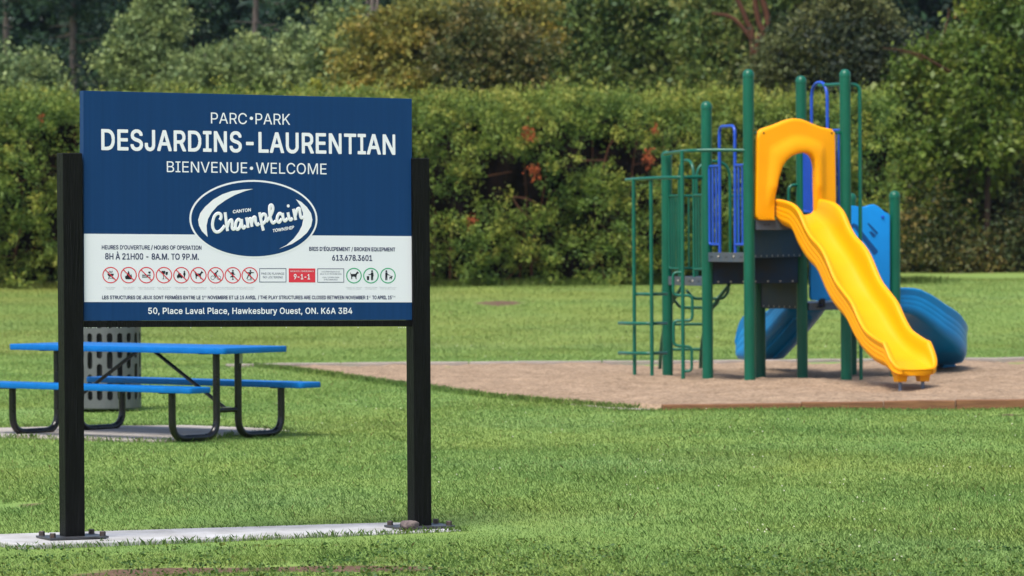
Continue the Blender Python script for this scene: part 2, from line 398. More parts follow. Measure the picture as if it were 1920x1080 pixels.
SAND = [(p.x, p.y) for p in SAND] + [(-4.0, 50.05), (3.0, 50.25), (14.0, 50.9), (14.0, 37.74), (6.0, 37.70), (2.4, 37.62)]
def inside(poly, x, y):
    x = np.asarray(x); y = np.asarray(y); r = np.zeros(x.shape, bool)
    n = len(poly)
    for i in range(n):
        x1, y1 = poly[i]; x2, y2 = poly[(i + 1) % n]
        c = ((y1 > y) != (y2 > y)) & (x < (x2 - x1) * (y - y1) / (y2 - y1 + 1e-12) + x1)
        r ^= c
    return r
def grid_mesh(name, xs, ys, zf):
    X, Y = np.meshgrid(xs, ys); Z = zf(X, Y)
    co = np.stack([X, Y, Z], -1).reshape(-1, 3)
    nx, ny = len(xs), len(ys)
    i = (np.arange(ny - 1)[:, None] * nx + np.arange(nx - 1)[None, :]).ravel()
    fc = np.stack([i, i + 1, i + nx + 1, i + nx], 1)
    return co, fc
def np_mesh(name, co, fc, k=4):
    me = bpy.data.meshes.new(name)
    co = np.ascontiguousarray(co, np.float32); fc = np.ascontiguousarray(fc, np.int32)
    me.vertices.add(len(co)); me.vertices.foreach_set("co", co.ravel())
    me.loops.add(fc.size); me.loops.foreach_set("vertex_index", fc.ravel())
    me.polygons.add(len(fc)); me.polygons.foreach_set("loop_start", np.arange(0, fc.size, k, dtype=np.int32))
    me.update(calc_edges=True)
    return me
BARE = [(330, 1070, 0.5, 0.22), (235, 1077, 0.35, 0.16), (640, 1067, 0.60, 0.24), (860, 1086, 0.4, 0.12), (120, 1090, 0.5, 0.1), (935, 555, 0.55, 1.3), (1890, 777, 0.14, 0.25), (655, 757, 0.12, 0.22), (30, 948, 0.12, 0.3)]
def bare_amount(x, y):
    v = np.zeros(np.shape(x))
    for px, py, rx, ry in BARE:
        if py < 600:
            c = at(px, py, 74.0)
        else:
            c = gp(px, py)
        v = np.maximum(v, np.exp(-((x - c.x) / rx) ** 2 - ((y - c.y) / ry) ** 2))
    return v
xs = np.concatenate([np.linspace(-160, -16, 24), np.arange(-15, 15.01, 0.25), np.linspace(16, 160, 24)])
ys = np.concatenate([np.linspace(-60, 15, 12), np.arange(16, 24, 0.07), np.arange(24, 60, 0.3), np.arange(60, 120, 1.0), np.linspace(121, 420, 50)])
inner = [(x * 0.94 + 0.35, 44 + (y - 44) * 0.90) for x, y in SAND]
def lawn_z(X, Y):
    return ground_z(X, Y) - 0.25 * inside(inner, X, Y)

co, fc = grid_mesh("lawn", xs, ys, lawn_z)
me = np_mesh("lawn", co, fc)
a = me.attributes.new("bare", 'FLOAT', 'POINT'); a.data.foreach_set("value", bare_amount(co[:, 0], co[:, 1]).astype(np.float32))
lawn = link("lawn", me, M["lawn"], smooth=True); tag(lawn, "green mown park lawn rising gently to the hedge", None, None, "structure")

def sand_z(X, Y):
    dip = 0.085 * np.exp(-((X - 3.5) / 1.3) ** 2 - ((Y - 46.3) / 1.0) ** 2)
    hum = 0.02 * np.sin(2.1 * X + 0.4 * Y) * np.sin(1.3 * Y - 0.5 * X) + 0.012 * np.sin(5.3 * X + 2.2 * Y) + 0.010 * np.cos(6.1 * Y - 3.2 * X)
    hole = 0.05 * np.exp(-((X - 4.15) / 0.5) ** 2 - ((Y - 41.2) / 0.35) ** 2)
    hum = hum + 0.010 * np.sin(11 * X + 3 * Y) * np.sin(9 * Y - 4 * X)
    return 0.016 + hum * 0.8 - dip - hole
sx = np.arange(-4.2, 8.1, 0.07); sy = np.arange(37.3, 51.0, 0.07)
co, fc = grid_mesh("sand", sx, sy, sand_z)
co[:, 2] += RNG.normal(0, 0.004, len(co))
cen = co[fc].mean(1); fc = fc[inside(SAND, cen[:, 0], cen[:, 1])]
cnt_ = np.bincount(fc.ravel(), minlength=len(co)); co[(cnt_ > 0) & (cnt_ < 4), 2] = -0.07      # the sheet turns down at its rim
used, inv = np.unique(fc, return_inverse=True)
sand = link("sand", np_mesh("sand", co[used], inv.reshape(-1, 4)), M["sand"], smooth=True)
tag(sand, "pinkish play sand filling the playground pit", None, None, "structure")

# ------------------------------------------------------------------ park sign
A26 = math.radians(26.0)
SU = Vector((math.cos(A26), math.sin(A26), 0)); SN = Vector((math.sin(A26), -math.cos(A26), 0)); SZ = Vector((0, 0, 1))
POST_L = gp(134, 1010)                      # ground points of the two posts
PW = 0.103                                  # post width
plF = POST_L + SN * (PW / 2)                # front plane of the posts
PFRONT = plF - SN * 0.020                   # front plane of the panel, set a little back
def sp(px, py, off=0.0):
    """photo pixel -> point on the sign's front"""
    return on(px, py, PFRONT, SN) + SN * off
sign = thing("park_sign", "tall navy and white park sign between two black wooden posts on a pale slab", "sign", (POST_L.x, POST_L.y, 0))
def post(x0, x1, ytop, ybase):
    c = on((x0 + x1) / 2, (ytop + ybase) / 2, plF, SN)
    zt = on((x0 + x1) / 2, ytop, plF, SN).z
    zb = on((x0 + x1) / 2, ybase, plF, SN).z
    w = (on(x1, 600, plF, SN) - on(x0, 600, plF, SN)).length / 2
    cc = Vector((c.x, c.y, (zt + zb) / 2)) - SN * PW / 2
    m = MB(); m.box(cc, SU * w, SN * PW / 2, SZ * (zt - zb) / 2)
    return m.build("post", M["black_wood"], sign, bevel=0.004), Vector((cc.x, cc.y, zb)), w
pL, baseL, wL = post(120.5, 157.0, 287.0, 1009.0)
pR, baseR, wR = post(775.5, 807.5, 296.5, 989.0)
for c in (baseL, baseR):
    m = MB(); m.box(c + SZ * 0.004, SU * 0.17, SN * 0.12, SZ * 0.006)
    pl = m.build("base_plate", M["plate_steel"], sign, bevel=0.002)
    for a_, b_ in ((-.145, -.09), (.145, -.09), (-.145, .09), (.145, .09)):
        m = MB(); b0 = c + SU * a_ + SN * b_ + SZ * 0.010
        m.lathe(b0, [(0.017, 0.0), (0.017, 0.022), (0.014, 0.025)], 6)
        m.lathe(b0 - SZ * 0.045, [(0.008, 0.0), (0.008, 0.04)], 8)
        m.build("bolt", M["bolt_steel"], pl)
THK = 0.062
corners = [sp(157.0, 601.5), sp(773.0, 600.0), sp(772.2, 185.0), sp(156.5, 170.0)]
m = MB(); m.prism(corners, -SN * THK)
panel = m.build("sign_panel", M["sign_blue"], sign, bevel=0.0015)
m = MB(); m.prism([sp(158, 613.5), sp(774, 612), sp(774, 600.6), sp(158, 602.1)], -SN * THK)
rail = m.build("bottom_rail", M["black_wood"], sign)
m = MB()
for px in (158.5, 163, 168, 174, 177, 181, 203, 220, 227, 358, 415, 537, 672, 748, 752, 757, 761):
    p = on(px, 613.8, PFRONT, SN) + SN * -0.004
    m = MB(); m.lathe(p - SZ * 0.0042, [(0.0007, 0), (0.0028, 0.0015), (0.0028, 0.0045), (0.001, 0.0062)], 8); m.build("water_drop", M["drop"], rail)
def sheet(name, pts, off, mat_, parent=panel, th=0.0007):
    m = MB(); m.prism([sp(x, y, off - th) for x, y in pts], SN * th); return m.build(name, mat_, parent)
sheet("white_band", [(157.8, 566.3), (773.0, 566.9), (772.6, 442.8), (157.4, 438.2)], 0.0007, M["sign_white"])
def ellipse(cx, cy, rx, ry, n=72, rot=0.0):
    return [(cx + rx * math.cos(t) * math.cos(rot) - ry * math.sin(t) * math.sin(rot), cy + rx * math.cos(t) * math.sin(rot) + ry * math.sin(t) * math.cos(rot)) for t in (2 * math.pi * i / n for i in range(n))]
emb = sheet("emblem", ellipse(475, 410.7, 120, 73.2, rot=0.012), 0.0013, M["sign_text_white"])
sheet("emblem_field", ellipse(475, 410.7, 116.6, 69.9, rot=0.012), 0.0019, M["sign_blue"])
def z3(x, y): return (340 + x / 6.546, 325 + y / 6.546)
cr1 = [(880, 192), (760, 198), (620, 217), (500, 258), (390, 322), (290, 410), (230, 490), (205, 570), (215, 640), (250, 710), (320, 780), (311, 700), (308, 640), (325, 560), (370, 480), (440, 400), (540, 330), (650, 268), (780, 217)]
cr2 = [(1405, 318), (1470, 350), (1540, 415), (1590, 490), (1607, 570), (1590, 650), (1540, 730), (1460, 800), (1360, 865), (1200, 925), (1290, 880), (1380, 800), (1440, 720), (1480, 640), (1495, 560), (1490, 480), (1460, 400)]
for c in (cr1, cr2):
    sheet("emblem_crescent", [z3(*p) for p in c], 0.0025, M["sign_text_white"])
# brush-script word of the emblem
STROKES = [
    [(470, 572), (486, 545), (482, 506), (448, 492), (408, 522), (386, 590), (384, 655), (408, 710), (452, 720), (498, 686), (532, 640)],
    [(536, 478), (546, 560), (556, 640), (566, 708)], [(564, 660), (584, 600), (612, 572), (624, 606), (622, 668), (640, 688), (664, 660)],
    [(728, 586), (700, 566), (672, 598), (664, 654), (684, 690), (714, 664), (736, 596)], [(738, 560), (744, 640), (764, 674), (790, 640)],
    [(798, 540), (810, 604), (818, 668)], [(814, 630), (832, 566), (854, 560), (860, 612), (866, 656)], [(864, 612), (884, 546), (906, 544), (912, 600), (930, 634), (956, 612)],
    [(958, 478), (974, 560), (990, 640), (1006, 702)], [(972, 548), (1002, 502), (1034, 516), (1036, 572), (1004, 616), (984, 600)],
    [(1040, 596), (1088, 530), (1122, 446), (1114, 396), (1088, 396), (1080, 452), (1094, 556), (1122, 610), (1160, 584)],
    [(1232, 506), (1204, 494), (1178, 530), (1176, 582), (1200, 602), (1232, 556)], [(1240, 486), (1250, 556), (1272, 586), (1302, 552)],
    [(1306, 478), (1320, 540), (1338, 574), (1366, 548)],
    [(1374, 436), (1390, 510), (1402, 574)], [(1398, 520), (1420, 446), (1448, 434), (1456, 490), (1470, 546), (1500, 536)]]
cu = bpy.data.curves.new("script", 'CURVE'); cu.dimensions = '3D'; cu.bevel_depth = 0.0092; cu.bevel_resolution = 2; cu.use_fill_caps = True
o_ = sp(475, 410); ux = SU; uy = SZ
for s_ in STROKES:
    pts = smooth_path([((sp(*z3(x, y)) - o_).dot(ux), (sp(*z3(x, y)) - o_).dot(uy), 0) for x, y in s_], 5)
    q = cu.splines.new('POLY'); q.points.add(len(pts) - 1)
    for i, p in enumerate(pts): q.points[i].co = (p.x, p.y, 0, 1)
def flat_from_curve(cu, name, mat_, place, parent, thick=1.0):
    t = bpy.data.objects.new("tmp", cu); COL.objects.link(t)
    dg = bpy.context.evaluated_depsgraph_get()
    me = bpy.data.meshes.new_from_object(t.evaluated_get(dg)); bpy.data.objects.remove(t)
    for v in me.vertices: v.co = place(v.co)
    me.materials.clear(); me.name = name
    return link(name, me, mat_, parent)
flat_from_curve(cu, "emblem_script", M["sign_text_white"], lambda c: o_ + ux * c.x + uy * c.y + SN * (0.0026 + c.z * 0.02), panel)
p = sp(*z3(1310, 400), 0.0022); m = MB()
m.prism([p + SU * 0.0088 * math.cos(t) + SZ * 0.0088 * math.sin(t) for t in (i * math.pi / 10 for i in range(20))], SN * 0.0006); m.build("emblem_dot", M["sign_text_white"], panel)

FONT = None
try:                                         # the sans-serif that ships inside Blender; the built-in one otherwise
    FONT = bpy.data.fonts.load(bpy.utils.system_resource('DATAFILES', path='fonts') + "/Inter.woff2")
except Exception as ex:
    print("built-in font", ex)
def raw_text(body, space=1.0):
    c = bpy.data.curves.new("t", 'FONT'); c.body = body; c.size = 1.0; c.space_character = space
    c.dimensions = '2D'; c.fill_mode = 'NONE'; c.resolution_u = 6
    if FONT: c.font = FONT
    t = bpy.data.objects.new("tmp", c); COL.objects.link(t)
    dg = bpy.context.evaluated_depsgraph_get()
    me = bpy.data.meshes.new_from_object(t.evaluated_get(dg)); bpy.data.objects.remove(t)
    v = np.array([q.co[:2] for q in me.vertices]); ed = np.array([e.vertices[:] for e in me.edges])
    bpy.data.meshes.remove(me)
    # closed outlines are stored one after the other; the long edges close them
    lo_, hi_ = ed.min(1), ed.max(1); k = hi_ - lo_ > 1
    return v, [(a, b) for a, b in zip(lo_[k], hi_[k])]
CAPLO, CAPHI = (lambda y: (y.min(), y.max()))(raw_text("H")[0][:, 1])
def text(name, body, x0, y0, x1, y1, cap, mat_, off, bold=0.0, parent=None, space=1.0):
    """printed words: the letters are cut into fine horizontal strips, thickened by bold (in cap heights)"""
    v, tr = raw_text(body, space)
    P0, P1 = sp(x0, y0, off), sp(x1, y1, off); T = sp(x0, y0 - cap, off)
    lo, hi = v[:, 0].min(), v[:, 0].max()
    L = (P1 - P0).length; H = (T - P0).dot(SZ)
    v = np.stack([(v[:, 0] - lo) / (hi - lo) * L, (v[:, 1] - CAPLO) / (CAPHI - CAPLO) * H], 1)
    res = H / max(14, min(64, int(cap * 3.2)))
    pad = int(bold * H / res) + 2
    y_lo = v[:, 1].min()
    w, h = int(L / res) + 2 * pad + 2, int((v[:, 1].max() - y_lo) / res) + 2 * pad + 2
    g = np.zeros((h, w), bool)
    q = np.stack([v[:, 0] / res + pad, (v[:, 1] - y_lo) / res + pad], 1)
    segs = []
    for a, b in tr:
        lp = q[a:b + 1]; segs.append(np.concatenate([lp, np.roll(lp, -1, 0)], 1))
    segs = np.concatenate(segs)
    for row in range(h):                     # non-zero winding, so overlapping outlines stay solid
        yy = row + 0.5; x1, y1_, x2, y2_ = segs.T
        up_ = (y1_ <= yy) & (y2_ > yy); dn_ = (y2_ <= yy) & (y1_ > yy); k = up_ | dn_
        if not k.any(): continue
        xc = x1[k] + (yy - y1_[k]) / (y2_[k] - y1_[k]) * (x2[k] - x1[k]); wd2 = np.where(up_[k], 1, -1)
        o = np.argsort(xc); xc, wd2 = xc[o], np.cumsum(wd2[o])
        for m_ in range(len(xc) - 1):
            if wd2[m_] != 0: g[row, max(0, int(round(xc[m_]))):int(round(xc[m_ + 1]))] = True
    r = bold * H / res
    if r > 0.3:
        k = int(math.ceil(r)); o = g.copy()
        for dy in range(-k, k + 1):
            for dx in range(-k, k + 1):
                if dx * dx + dy * dy <= r * r + 0.2: o |= np.roll(np.roll(g, dy, 0), dx, 1)
        g = o
    du = (P1 - P0) / L; du, P0n, z_ = np.array(du), np.array(P0), np.array(SZ)
    co = []
    for row in range(h):
        d = np.diff(np.concatenate([[0], g[row].astype(np.int8), [0]]))
        for a, b in zip(np.where(d == 1)[0], np.where(d == -1)[0]):
            xa, xb, ya, yb = (a - pad) * res, (b - pad) * res, (row - pad) * res + y_lo, (row + 1 - pad) * res + y_lo
            co += [P0n + du * xa + z_ * ya, P0n + du * xb + z_ * ya, P0n + du * xb + z_ * yb, P0n + du * xa + z_ * yb]
    co = np.array(co)
    return link(name, np_mesh(name, co, np.arange(len(co)).reshape(-1, 4)), mat_, parent or panel)
W_, NV, BK = M["sign_text_white"], M["sign_navy"], M["sign_black"]
text("lettering", "PARC", 395.5, 231.4, 463, 232.7, 20.5, W_, 0.0006, 0.0)
text("lettering", "PARK", 479, 232.9, 544, 234.1, 20.5, W_, 0.0006, 0.0)
text("lettering", "DESJARDINS-LAURENTIAN", 191, 280.2, 740.3, 289.2, 37.3, W_, 0.0006, 0.036, space=1.05)
text("lettering", "BIENVENUE", 312.8, 322.6, 463.5, 324.7, 20.3, W_, 0.0006, 0.0)
text("lettering", "WELCOME", 480, 325, 612.3, 327, 20.3, W_, 0.0006, 0.0)
for x, y in ((471.3, 221.8), (471.5, 315.5)):
    sheet("lettering", ellipse(x, y, 3.2, 3.2, 20), 0.0007, W_)
text("lettering", "HEURES D'OUVERTURE / HOURS OF OPERATION", 191, 467.2, 377.5, 468, 7.4, NV, 0.0013, 0.05)
text("lettering", "8H \u00c0 21H00 - 8A.M. TO 9P.M.", 197.2, 486, 372.5, 486.8, 11.0, NV, 0.0013, 0.05)
text("lettering", "BRIS D'\u00c9QUIPEMENT / BROKEN EQUIPMENT", 579.7, 470, 740.8, 471.2, 7.0, NV, 0.0013, 0.05)
text("lettering", "613.678.3601", 622.8, 488.3, 697.5, 488.9, 10.2, NV, 0.0013, 0.05)
seg = [("LES STRUCTURES DE JEUX SONT FERM\u00c9ES ENTRE LE 1", 191.5, 382, 0, 6.4), ("ER", 382.4, 387.5, -3.0, 3.4), ("NOVEMBRE ET LE 15 AVRIL", 389.5, 480, 0, 6.4), ("/ THE PLAY STRUCTURES ARE CLOSED BETWEEN NOVEMBER 1", 483.5, 690.5, 0, 6.4),
       ("ST", 691.2, 696.0, -3.0, 3.4), ("TO APRIL 15", 698, 734, 0, 6.4), ("TH", 734.6, 740.8, -3.0, 3.4)]
for s_, a, b, dy, cp in seg:
    text("lettering", s_, a, 560.8 + dy, b, 560.9 + dy, cp, NV, 0.0013, 0.05)
text("lettering", "50, Place Laval Place, Hawkesbury Ouest, ON. K6A 3B4", 278, 588.4, 660.3, 588.2, 11.3, W_, 0.0006, 0.03, space=1.03)
text("lettering", "CANTON", 340 + 632 / 6.546, 325 + 490 / 6.546, 340 + 850 / 6.546, 325 + 464 / 6.546, 5.7, W_, 0.0025, 0.055)
text("lettering", "TOWNSHIP", 340 + 1120 / 6.546, 325 + 724 / 6.546, 340 + 1380 / 6.546, 325 + 680 / 6.546, 5.7, W_, 0.0025, 0.055)

# pictograms: ring, slash and a small black figure
def disc_pts(cx, cy, r, n=14): return [(cx + r * math.cos(2 * math.pi * i / n), cy + r * math.sin(2 * math.pi * i / n)) for i in range(n)]
def stroke(p, q, w):
    dx, dy = q[0] - p[0], q[1] - p[1]; l = math.hypot(dx, dy) or 1; nx, ny = -dy / l * w / 2, dx / l * w / 2
    return [(p[0] + nx, p[1] + ny), (q[0] + nx, q[1] + ny), (q[0] - nx, q[1] - ny), (p[0] - nx, p[1] - ny)]
DOG = [[(-5, -3), (3, -3.4), (5.5, -7), (6.2, -8.6), (7, -7), (9.2, -5.5), (8.6, -4.2), (6.4, -3.6), (5, -0.5), (4.6, 2), (5, 6.6), (3.4, 6.6), (2.6, 2.4), (-1.5, 1.6), (-3.4, 2.6), (-3.2, 6.6), (-5, 6.6), (-5.2, 2), (-6.2, -2.4), (-7.2, -6.2), (-6.2, -5.6)]]
BIN_MAN = [disc_pts(2.2, -8.3, 1.8), [(0.2, -6), (4.4, -6), (5.2, 0.6), (4.2, 1), (4.2, 8.6), (2.6, 8.6), (2.3, 2), (1.9, 8.6), (0.3, 8.6), (0.2, -1.5), (-4.4, -1.2), (-4.4, -2.6), (-0.4, -3)], [(-7.8, 1), (-3.2, 1), (-3.6, 8.4), (-7.4, 8.4)]]
WALKER = [disc_pts(-3, -8.3, 1.8), [(-5, -6), (-1, -6), (-0.4, -3), (3, -1.4), (2.6, -0.2), (-1, -1.6), (-1.2, 8.4), (-2.6, 8.4), (-3, 2), (-3.4, 8.4), (-5, 8.4)], [(3, 2.4), (6.4, 2), (7.4, 0), (9, 1.6), (7.6, 3), (7.4, 7), (6.4, 7), (6, 4.6), (4.4, 4.6), (4.2, 7), (3.2, 7), (3, 4)], stroke((3, -1), (7, 2), .6)]
GRILL = [[(-6.4, -2.4), (6.4, -2.4), (4.6, 1.4), (1.5, 3), (-1.5, 3), (-4.6, 1.4)], stroke((-2.6, 3), (-4.4, 7.6), 1), stroke((2.6, 3), (4.4, 7.6), 1), stroke((-3.6, 5.6), (3.6, 5.6), .8)] + [stroke((x, -4), (x + 1.6, -8), .9) for x in (-3.6, -1, 1.6)]
FIRE = [[(-1, 7.8), (-5.6, 7.6), (-6.6, 4), (-5.6, 0.6), (-4.6, 2.4), (-3, -2), (-1.4, -4.4), (-0.8, -8.6), (1.6, -4.4), (2.2, -1), (3.4, 1), (4.4, -2.8), (6.2, 2), (6.4, 5.4), (4.6, 7.8), (1.6, 7.8)]]
SMOKE = [[(-8, -0.8), (8, -0.8), (8, 1), (-8, 1)], [(-8, 2.6), (4, 2.6), (4, 4.4), (-8, 4.4)], [(5, 2.8), (8, 3.2), (8, 4), (5, 4.4)], [(3.2, -4.6), (4.6, -7), (8, -6.4), (7.6, -3.4), (5.6, -2.6)]]
GLASS = [[(-4.6, -8), (2.6, -8), (1.8, -3), (-0.6, -0.4), (-0.6, 6.4), (1.6, 7.4), (-3.8, 7.4), (-1.6, 6.4), (-1.6, -0.4), (-4, -3)], [(3.4, -6.4), (7.6, -6), (6.6, -1), (4, 0), (2.6, -2)], stroke((2.6, 5.6), (6.4, 5.6), 1.2)]
CARS = [[(-8.4, 0.4), (-6.8, -0.2), (-5.8, -3.6), (-1, -3.6), (0.4, -0.2), (2.2, 0.6), (2.2, 4.6), (0.8, 4.6), (0.8, 6), (-1, 6), (-1, 4.6), (-5.4, 4.6), (-5.4, 6), (-7.2, 6), (-7.2, 4.6), (-8.4, 4.6)], disc_pts(5.6, -7, 1.4), [(4.2, -5.4), (7, -5.4), (7.8, -1.6), (6.6, 1.6), (6.2, 4.2), (5, 4.2), (4.6, 1.6), (3.4, -1.6)]]
BIKE = [disc_pts(3.2, -7.6, 1.6), [(-4, -3), (1.4, -6.6), (3, -4.6), (1, -2.6), (3.4, 0), (2.4, 1), (-0.6, -1.8), (-1.6, -0.6), (1, 2.6), (0, 5.6), (-1.2, 5.2), (-0.6, 3), (-3.6, -0.6)]]
SKATER = [disc_pts(0.2, -8.4, 1.7), [(-2, -6.2), (2, -6.2), (2, -3.4), (4.6, -2.6), (4.4, -1.2), (1.4, -1.6), (1.6, 1), (4.4, 2), (3, 3.6), (0.8, 3), (0.6, 6), (2, 8.4), (-1.6, 8.4), (-0.6, 6), (-0.8, 3), (-4.6, 4.4), (-5, 2.8), (-1.6, 0.8), (-1.8, -2.4), (-4, -1), (-4.6, -2.2)]]
BOARDER = [disc_pts(1.4, -8.2, 1.7), [(-7, -5.4), (-1, -6), (3.4, -6), (8, -5.6), (8, -4.2), (3.2, -4.2), (1.6, -0.6), (3.6, 3), (3, 7), (1.4, 7), (1.6, 3.6), (-1.6, 0.6), (-4.4, 7), (-6, 6.6), (-3.2, -0.6), (-1.2, -4.2), (-7, -4.2)], stroke((-4.4, 8.4), (4, 8.4), .8)]
def pictogram(cx, cy, R, figs, ring_mat, slash, extra=()):
    m = MB(); off = 0.0026
    def lay(pts, o, mi, th=0.0005): m.prism([sp(cx + x, cy + y, o - th) for x, y in pts], SN * th, mi)
    n = 40
    ring = MB()
    ro, ri = R, R - 1.9
    P = [(math.cos(2 * math.pi * i / n), math.sin(2 * math.pi * i / n)) for i in range(n)]
    for o in (0.0013,):
        vs_ = [sp(cx + ro * c, cy + ro * s, o) for c, s in P] + [sp(cx + ri * c, cy + ri * s, o) for c, s in P]
        m.add(vs_, [[i, (i + 1) % n, n + (i + 1) % n, n + i] for i in range(n)], 0)
    for k, f in enumerate(figs): lay(f, 0.0013 + 0.0001 * k, 1)
    for c_ in extra:
        vs_ = [sp(c_[0] + cx + c_[2] * c, c_[1] + cy + c_[2] * s, 0.0014) for c, s in P] + [sp(cx + c_[0] + (c_[2] - .7) * c, cy + c_[1] + (c_[2] - .7) * s, 0.0014) for c, s in P]
        m.add(vs_, [[i, (i + 1) % n, n + (i + 1) % n, n + i] for i in range(n)], 1)
    if slash: lay(stroke((-R * .66, -R * .66), (R * .66, R * .66), 1.8), 0.0023, 0, 0.0005)
    return m.build("pictogram", [ring_mat, BK], panel, recalc=False)
RD, GN = M["sign_red"], M["sign_green"]
for i, (cx, fg) in enumerate([(207.3, GRILL), (241, FIRE), (274.3, SMOKE), (307.3, GLASS), (340, CARS), (371.8, DOG), (404.2, BIKE), (436.3, SKATER), (468, BOARDER)]):
    pictogram(cx, 515.7 + i * 0.06, 15.4, fg, RD, True, ((-5.6, 4.6, 3.8), (5.8, 4.6, 3.8)) if fg is BIKE else ())
for cx, fg in ((663.5, DOG), (695.3, BIN_MAN), (727.2, WALKER)):
    pictogram(cx, 516.8, 14.6, fg, GN, False)
def frame_box(x0, y0, x1, y1, t=1.0):
    m = MB()
    for q in ([(x0, y0), (x1, y0), (x1, y0 + t), (x0, y0 + t)], [(x0, y1 - t), (x1, y1 - t), (x1, y1), (x0, y1)], [(x0, y0 + t), (x0 + t, y0 + t), (x0 + t, y1 - t), (x0, y1 - t)], [(x1 - t, y0 + t), (x1, y0 + t), (x1, y1 - t), (x1 - t, y1 - t)]):
        m.prism([sp(a, b, 0.0008) for a, b in q], SN * 0.0006)
    return m.build("notice_frame", NV, panel)
frame_box(486.2, 503, 536.6, 529.2); frame_box(595, 503.4, 645, 529.6)
text("lettering", "PAS DE FLANAGE", 490, 514.8, 532.8, 515, 4.0, NV, 0.0013, 0.05)
text("lettering", "NO LOITERING", 493, 521.6, 530, 521.8, 4.0, NV, 0.0013, 0.05)
sheet("emergency_notice", [(541.3, 529.4), (591, 529.5), (591, 503.4), (541.3, 503.2)], 0.0013, RD)
text("lettering", "URGENCE / EMERGENCY", 544, 509.8, 588.4, 510, 2.8, W_, 0.0019, 0.02)
text("lettering", "9-1-1", 551, 523.4, 581, 523.6, 9.4, W_, 0.0019, 0.04)
for s_, a, b, y in (("LA SUPERVISION D'UN", 603, 637, 510.6), ("ADULTE EST RECOMMAND\u00c9E", 600, 640.4, 514.8), ("ADULT SUPERVISION", 604.5, 635.6, 521.2), ("IS RECOMMENDED", 607, 633, 525.4)):
    text("lettering", s_, a, y, b, y + .1, 2.5, NV, 0.0013, 0.04)
CAPT = [(198.5, 216, "Pas de barbecue", "No barbecue"), (230.5, 252, "Pas de feu", "No campfire"), (259, 290.5, "D\u00e9fense de fumer", "No smoking"), (294.5, 320, "Pas de verre", "No glass"), (327, 353, "V\u00e9hicules interdits", "No motor vehicles"),
        (356.5, 387.5, "Chiens interdits ici", "No dogs in this area"), (394, 477, "Pas de v\u00e9lo, de patins ni de planche dans le parc", "No bicycles, skates or skateboards"), (648.5, 678.5, "Chien en laisse", "Dogs on leash"), (683, 707.5, "Jetez vos d\u00e9chets", "Use the bins"), (711.5, 743.5, "Ramassez apr\u00e8s chien", "Pick up after dogs")]
for a, b, s1, s2 in CAPT:
    text("caption", s1, a, 539.6, b, 539.7, 1.7, M["sign_grey"], 0.0013)
    text("caption", s2, a + 2, 542.4, b - 2, 542.5, 1.7, M["sign_grey"], 0.0013)

# slab below the sign, stone on its right plate
mid = (baseL + baseR) / 2
m = MB()
slab_c = Vector((mid.x, mid.y, 0)) - SN * 0.10
PAD1 = [slab_c + SU * a_ + SN * b_ for a_, b_ in ((-1.46, 0.40), (1.20, 0.38), (1.30, -0.40), (-1.54, -0.40))]
print('bases', baseL, baseR)
zl, zr_ = baseL.z - 0.006, baseR.z - 0.006
tops = []
for p in PAD1:
    t = ((p - baseL).dot(SU)) / ((baseR - baseL).dot(SU)); tops.append(Vector((p.x, p.y, zl + (zr_ - zl) * t)))
m.prism([Vector((p.x, p.y, -0.12)) for p in tops], (0, 0, 0.1))
n0 = len(m.v)
for i in range(4): m.v[4 + i] = tuple(tops[i])
slab = m.build("concrete_pad", M["concrete"], None, bevel=0.008); tag(slab, "clean pale concrete strip beneath the park sign", None, None, "structure")
sr = on(768.5, 990, plF + SN * 0.10, SN)
bm = bmesh.new(); bmesh.ops.create_icosphere(bm, subdivisions=3, radius=1.0)
rr = random.Random(5)
dirs = [Vector((rr.gauss(0, 1), rr.gauss(0, 1), rr.gauss(0, 1))).normalized() for _ in range(14)]
for v in bm.verts:
    d = v.co.normalized(); k = 1.0
    for q in dirs: k -= max(0.0, d.dot(q) - 0.72) * 0.55
    v.co = Vector((d.x * 0.062 * k, d.y * 0.05 * k, d.z * 0.034 * k))
me = bpy.data.meshes.new("stone"); bm.to_mesh(me); bm.free()
stone = link("stone", me, M["rock"], smooth=True); stone.location = (sr.x, sr.y, baseR.z + 0.027)
tag(stone, "small rough purplish-grey stone lying against the right post of the sign", "stone")

# ------------------------------------------------------------------ picnic table
PHI = math.radians(40.5)
TA = Vector((math.cos(PHI), -math.sin(PHI), 0)); TB = Vector((math.sin(PHI), math.cos(PHI), 0))
Ntop = at(414, 653, 32.0)
TC = Vector((Ntop.x, Ntop.y, 0)) - TA * 1.245 + TB * 0.38
tz = Ntop.z
tbl = thing("picnic_table", "blue coated picnic table with black bent tube legs behind the park sign", "picnic table", (TC.x, TC.y, 0))
def slab_round(c, L, Wd, z0, z1, r, mat_, name):
    m = MB(); pts = []
    for sx_, sy_, a0 in ((1, 1, 0), (-1, 1, 90), (-1, -1, 180), (1, -1, 270)):
        for k in range(7):
            a = math.radians(a0 + 15 * k)
            pts.append(c + TA * (sx_ * (L / 2 - r) + r * math.cos(a)) + TB * (sy_ * (Wd / 2 - r) + r * math.sin(a)) + SZ * z0)
    m.prism(pts, SZ * (z1 - z0))
    return m.build(name, mat_, tbl, bevel=0.006, autosmooth=35)
top = slab_round(TC, 2.54, 0.76, tz - 0.048, tz, 0.045, M["table_blue"], "tabletop")
sz_ = tz - 0.76 + 0.455
for s_ in (-1, 1):
    slab_round(TC + TB * 0.64 * s_, 2.56, 0.255, sz_ - 0.046, sz_, 0.04, M["table_blue"], "bench")
zg = tz - 0.76 + 0.004
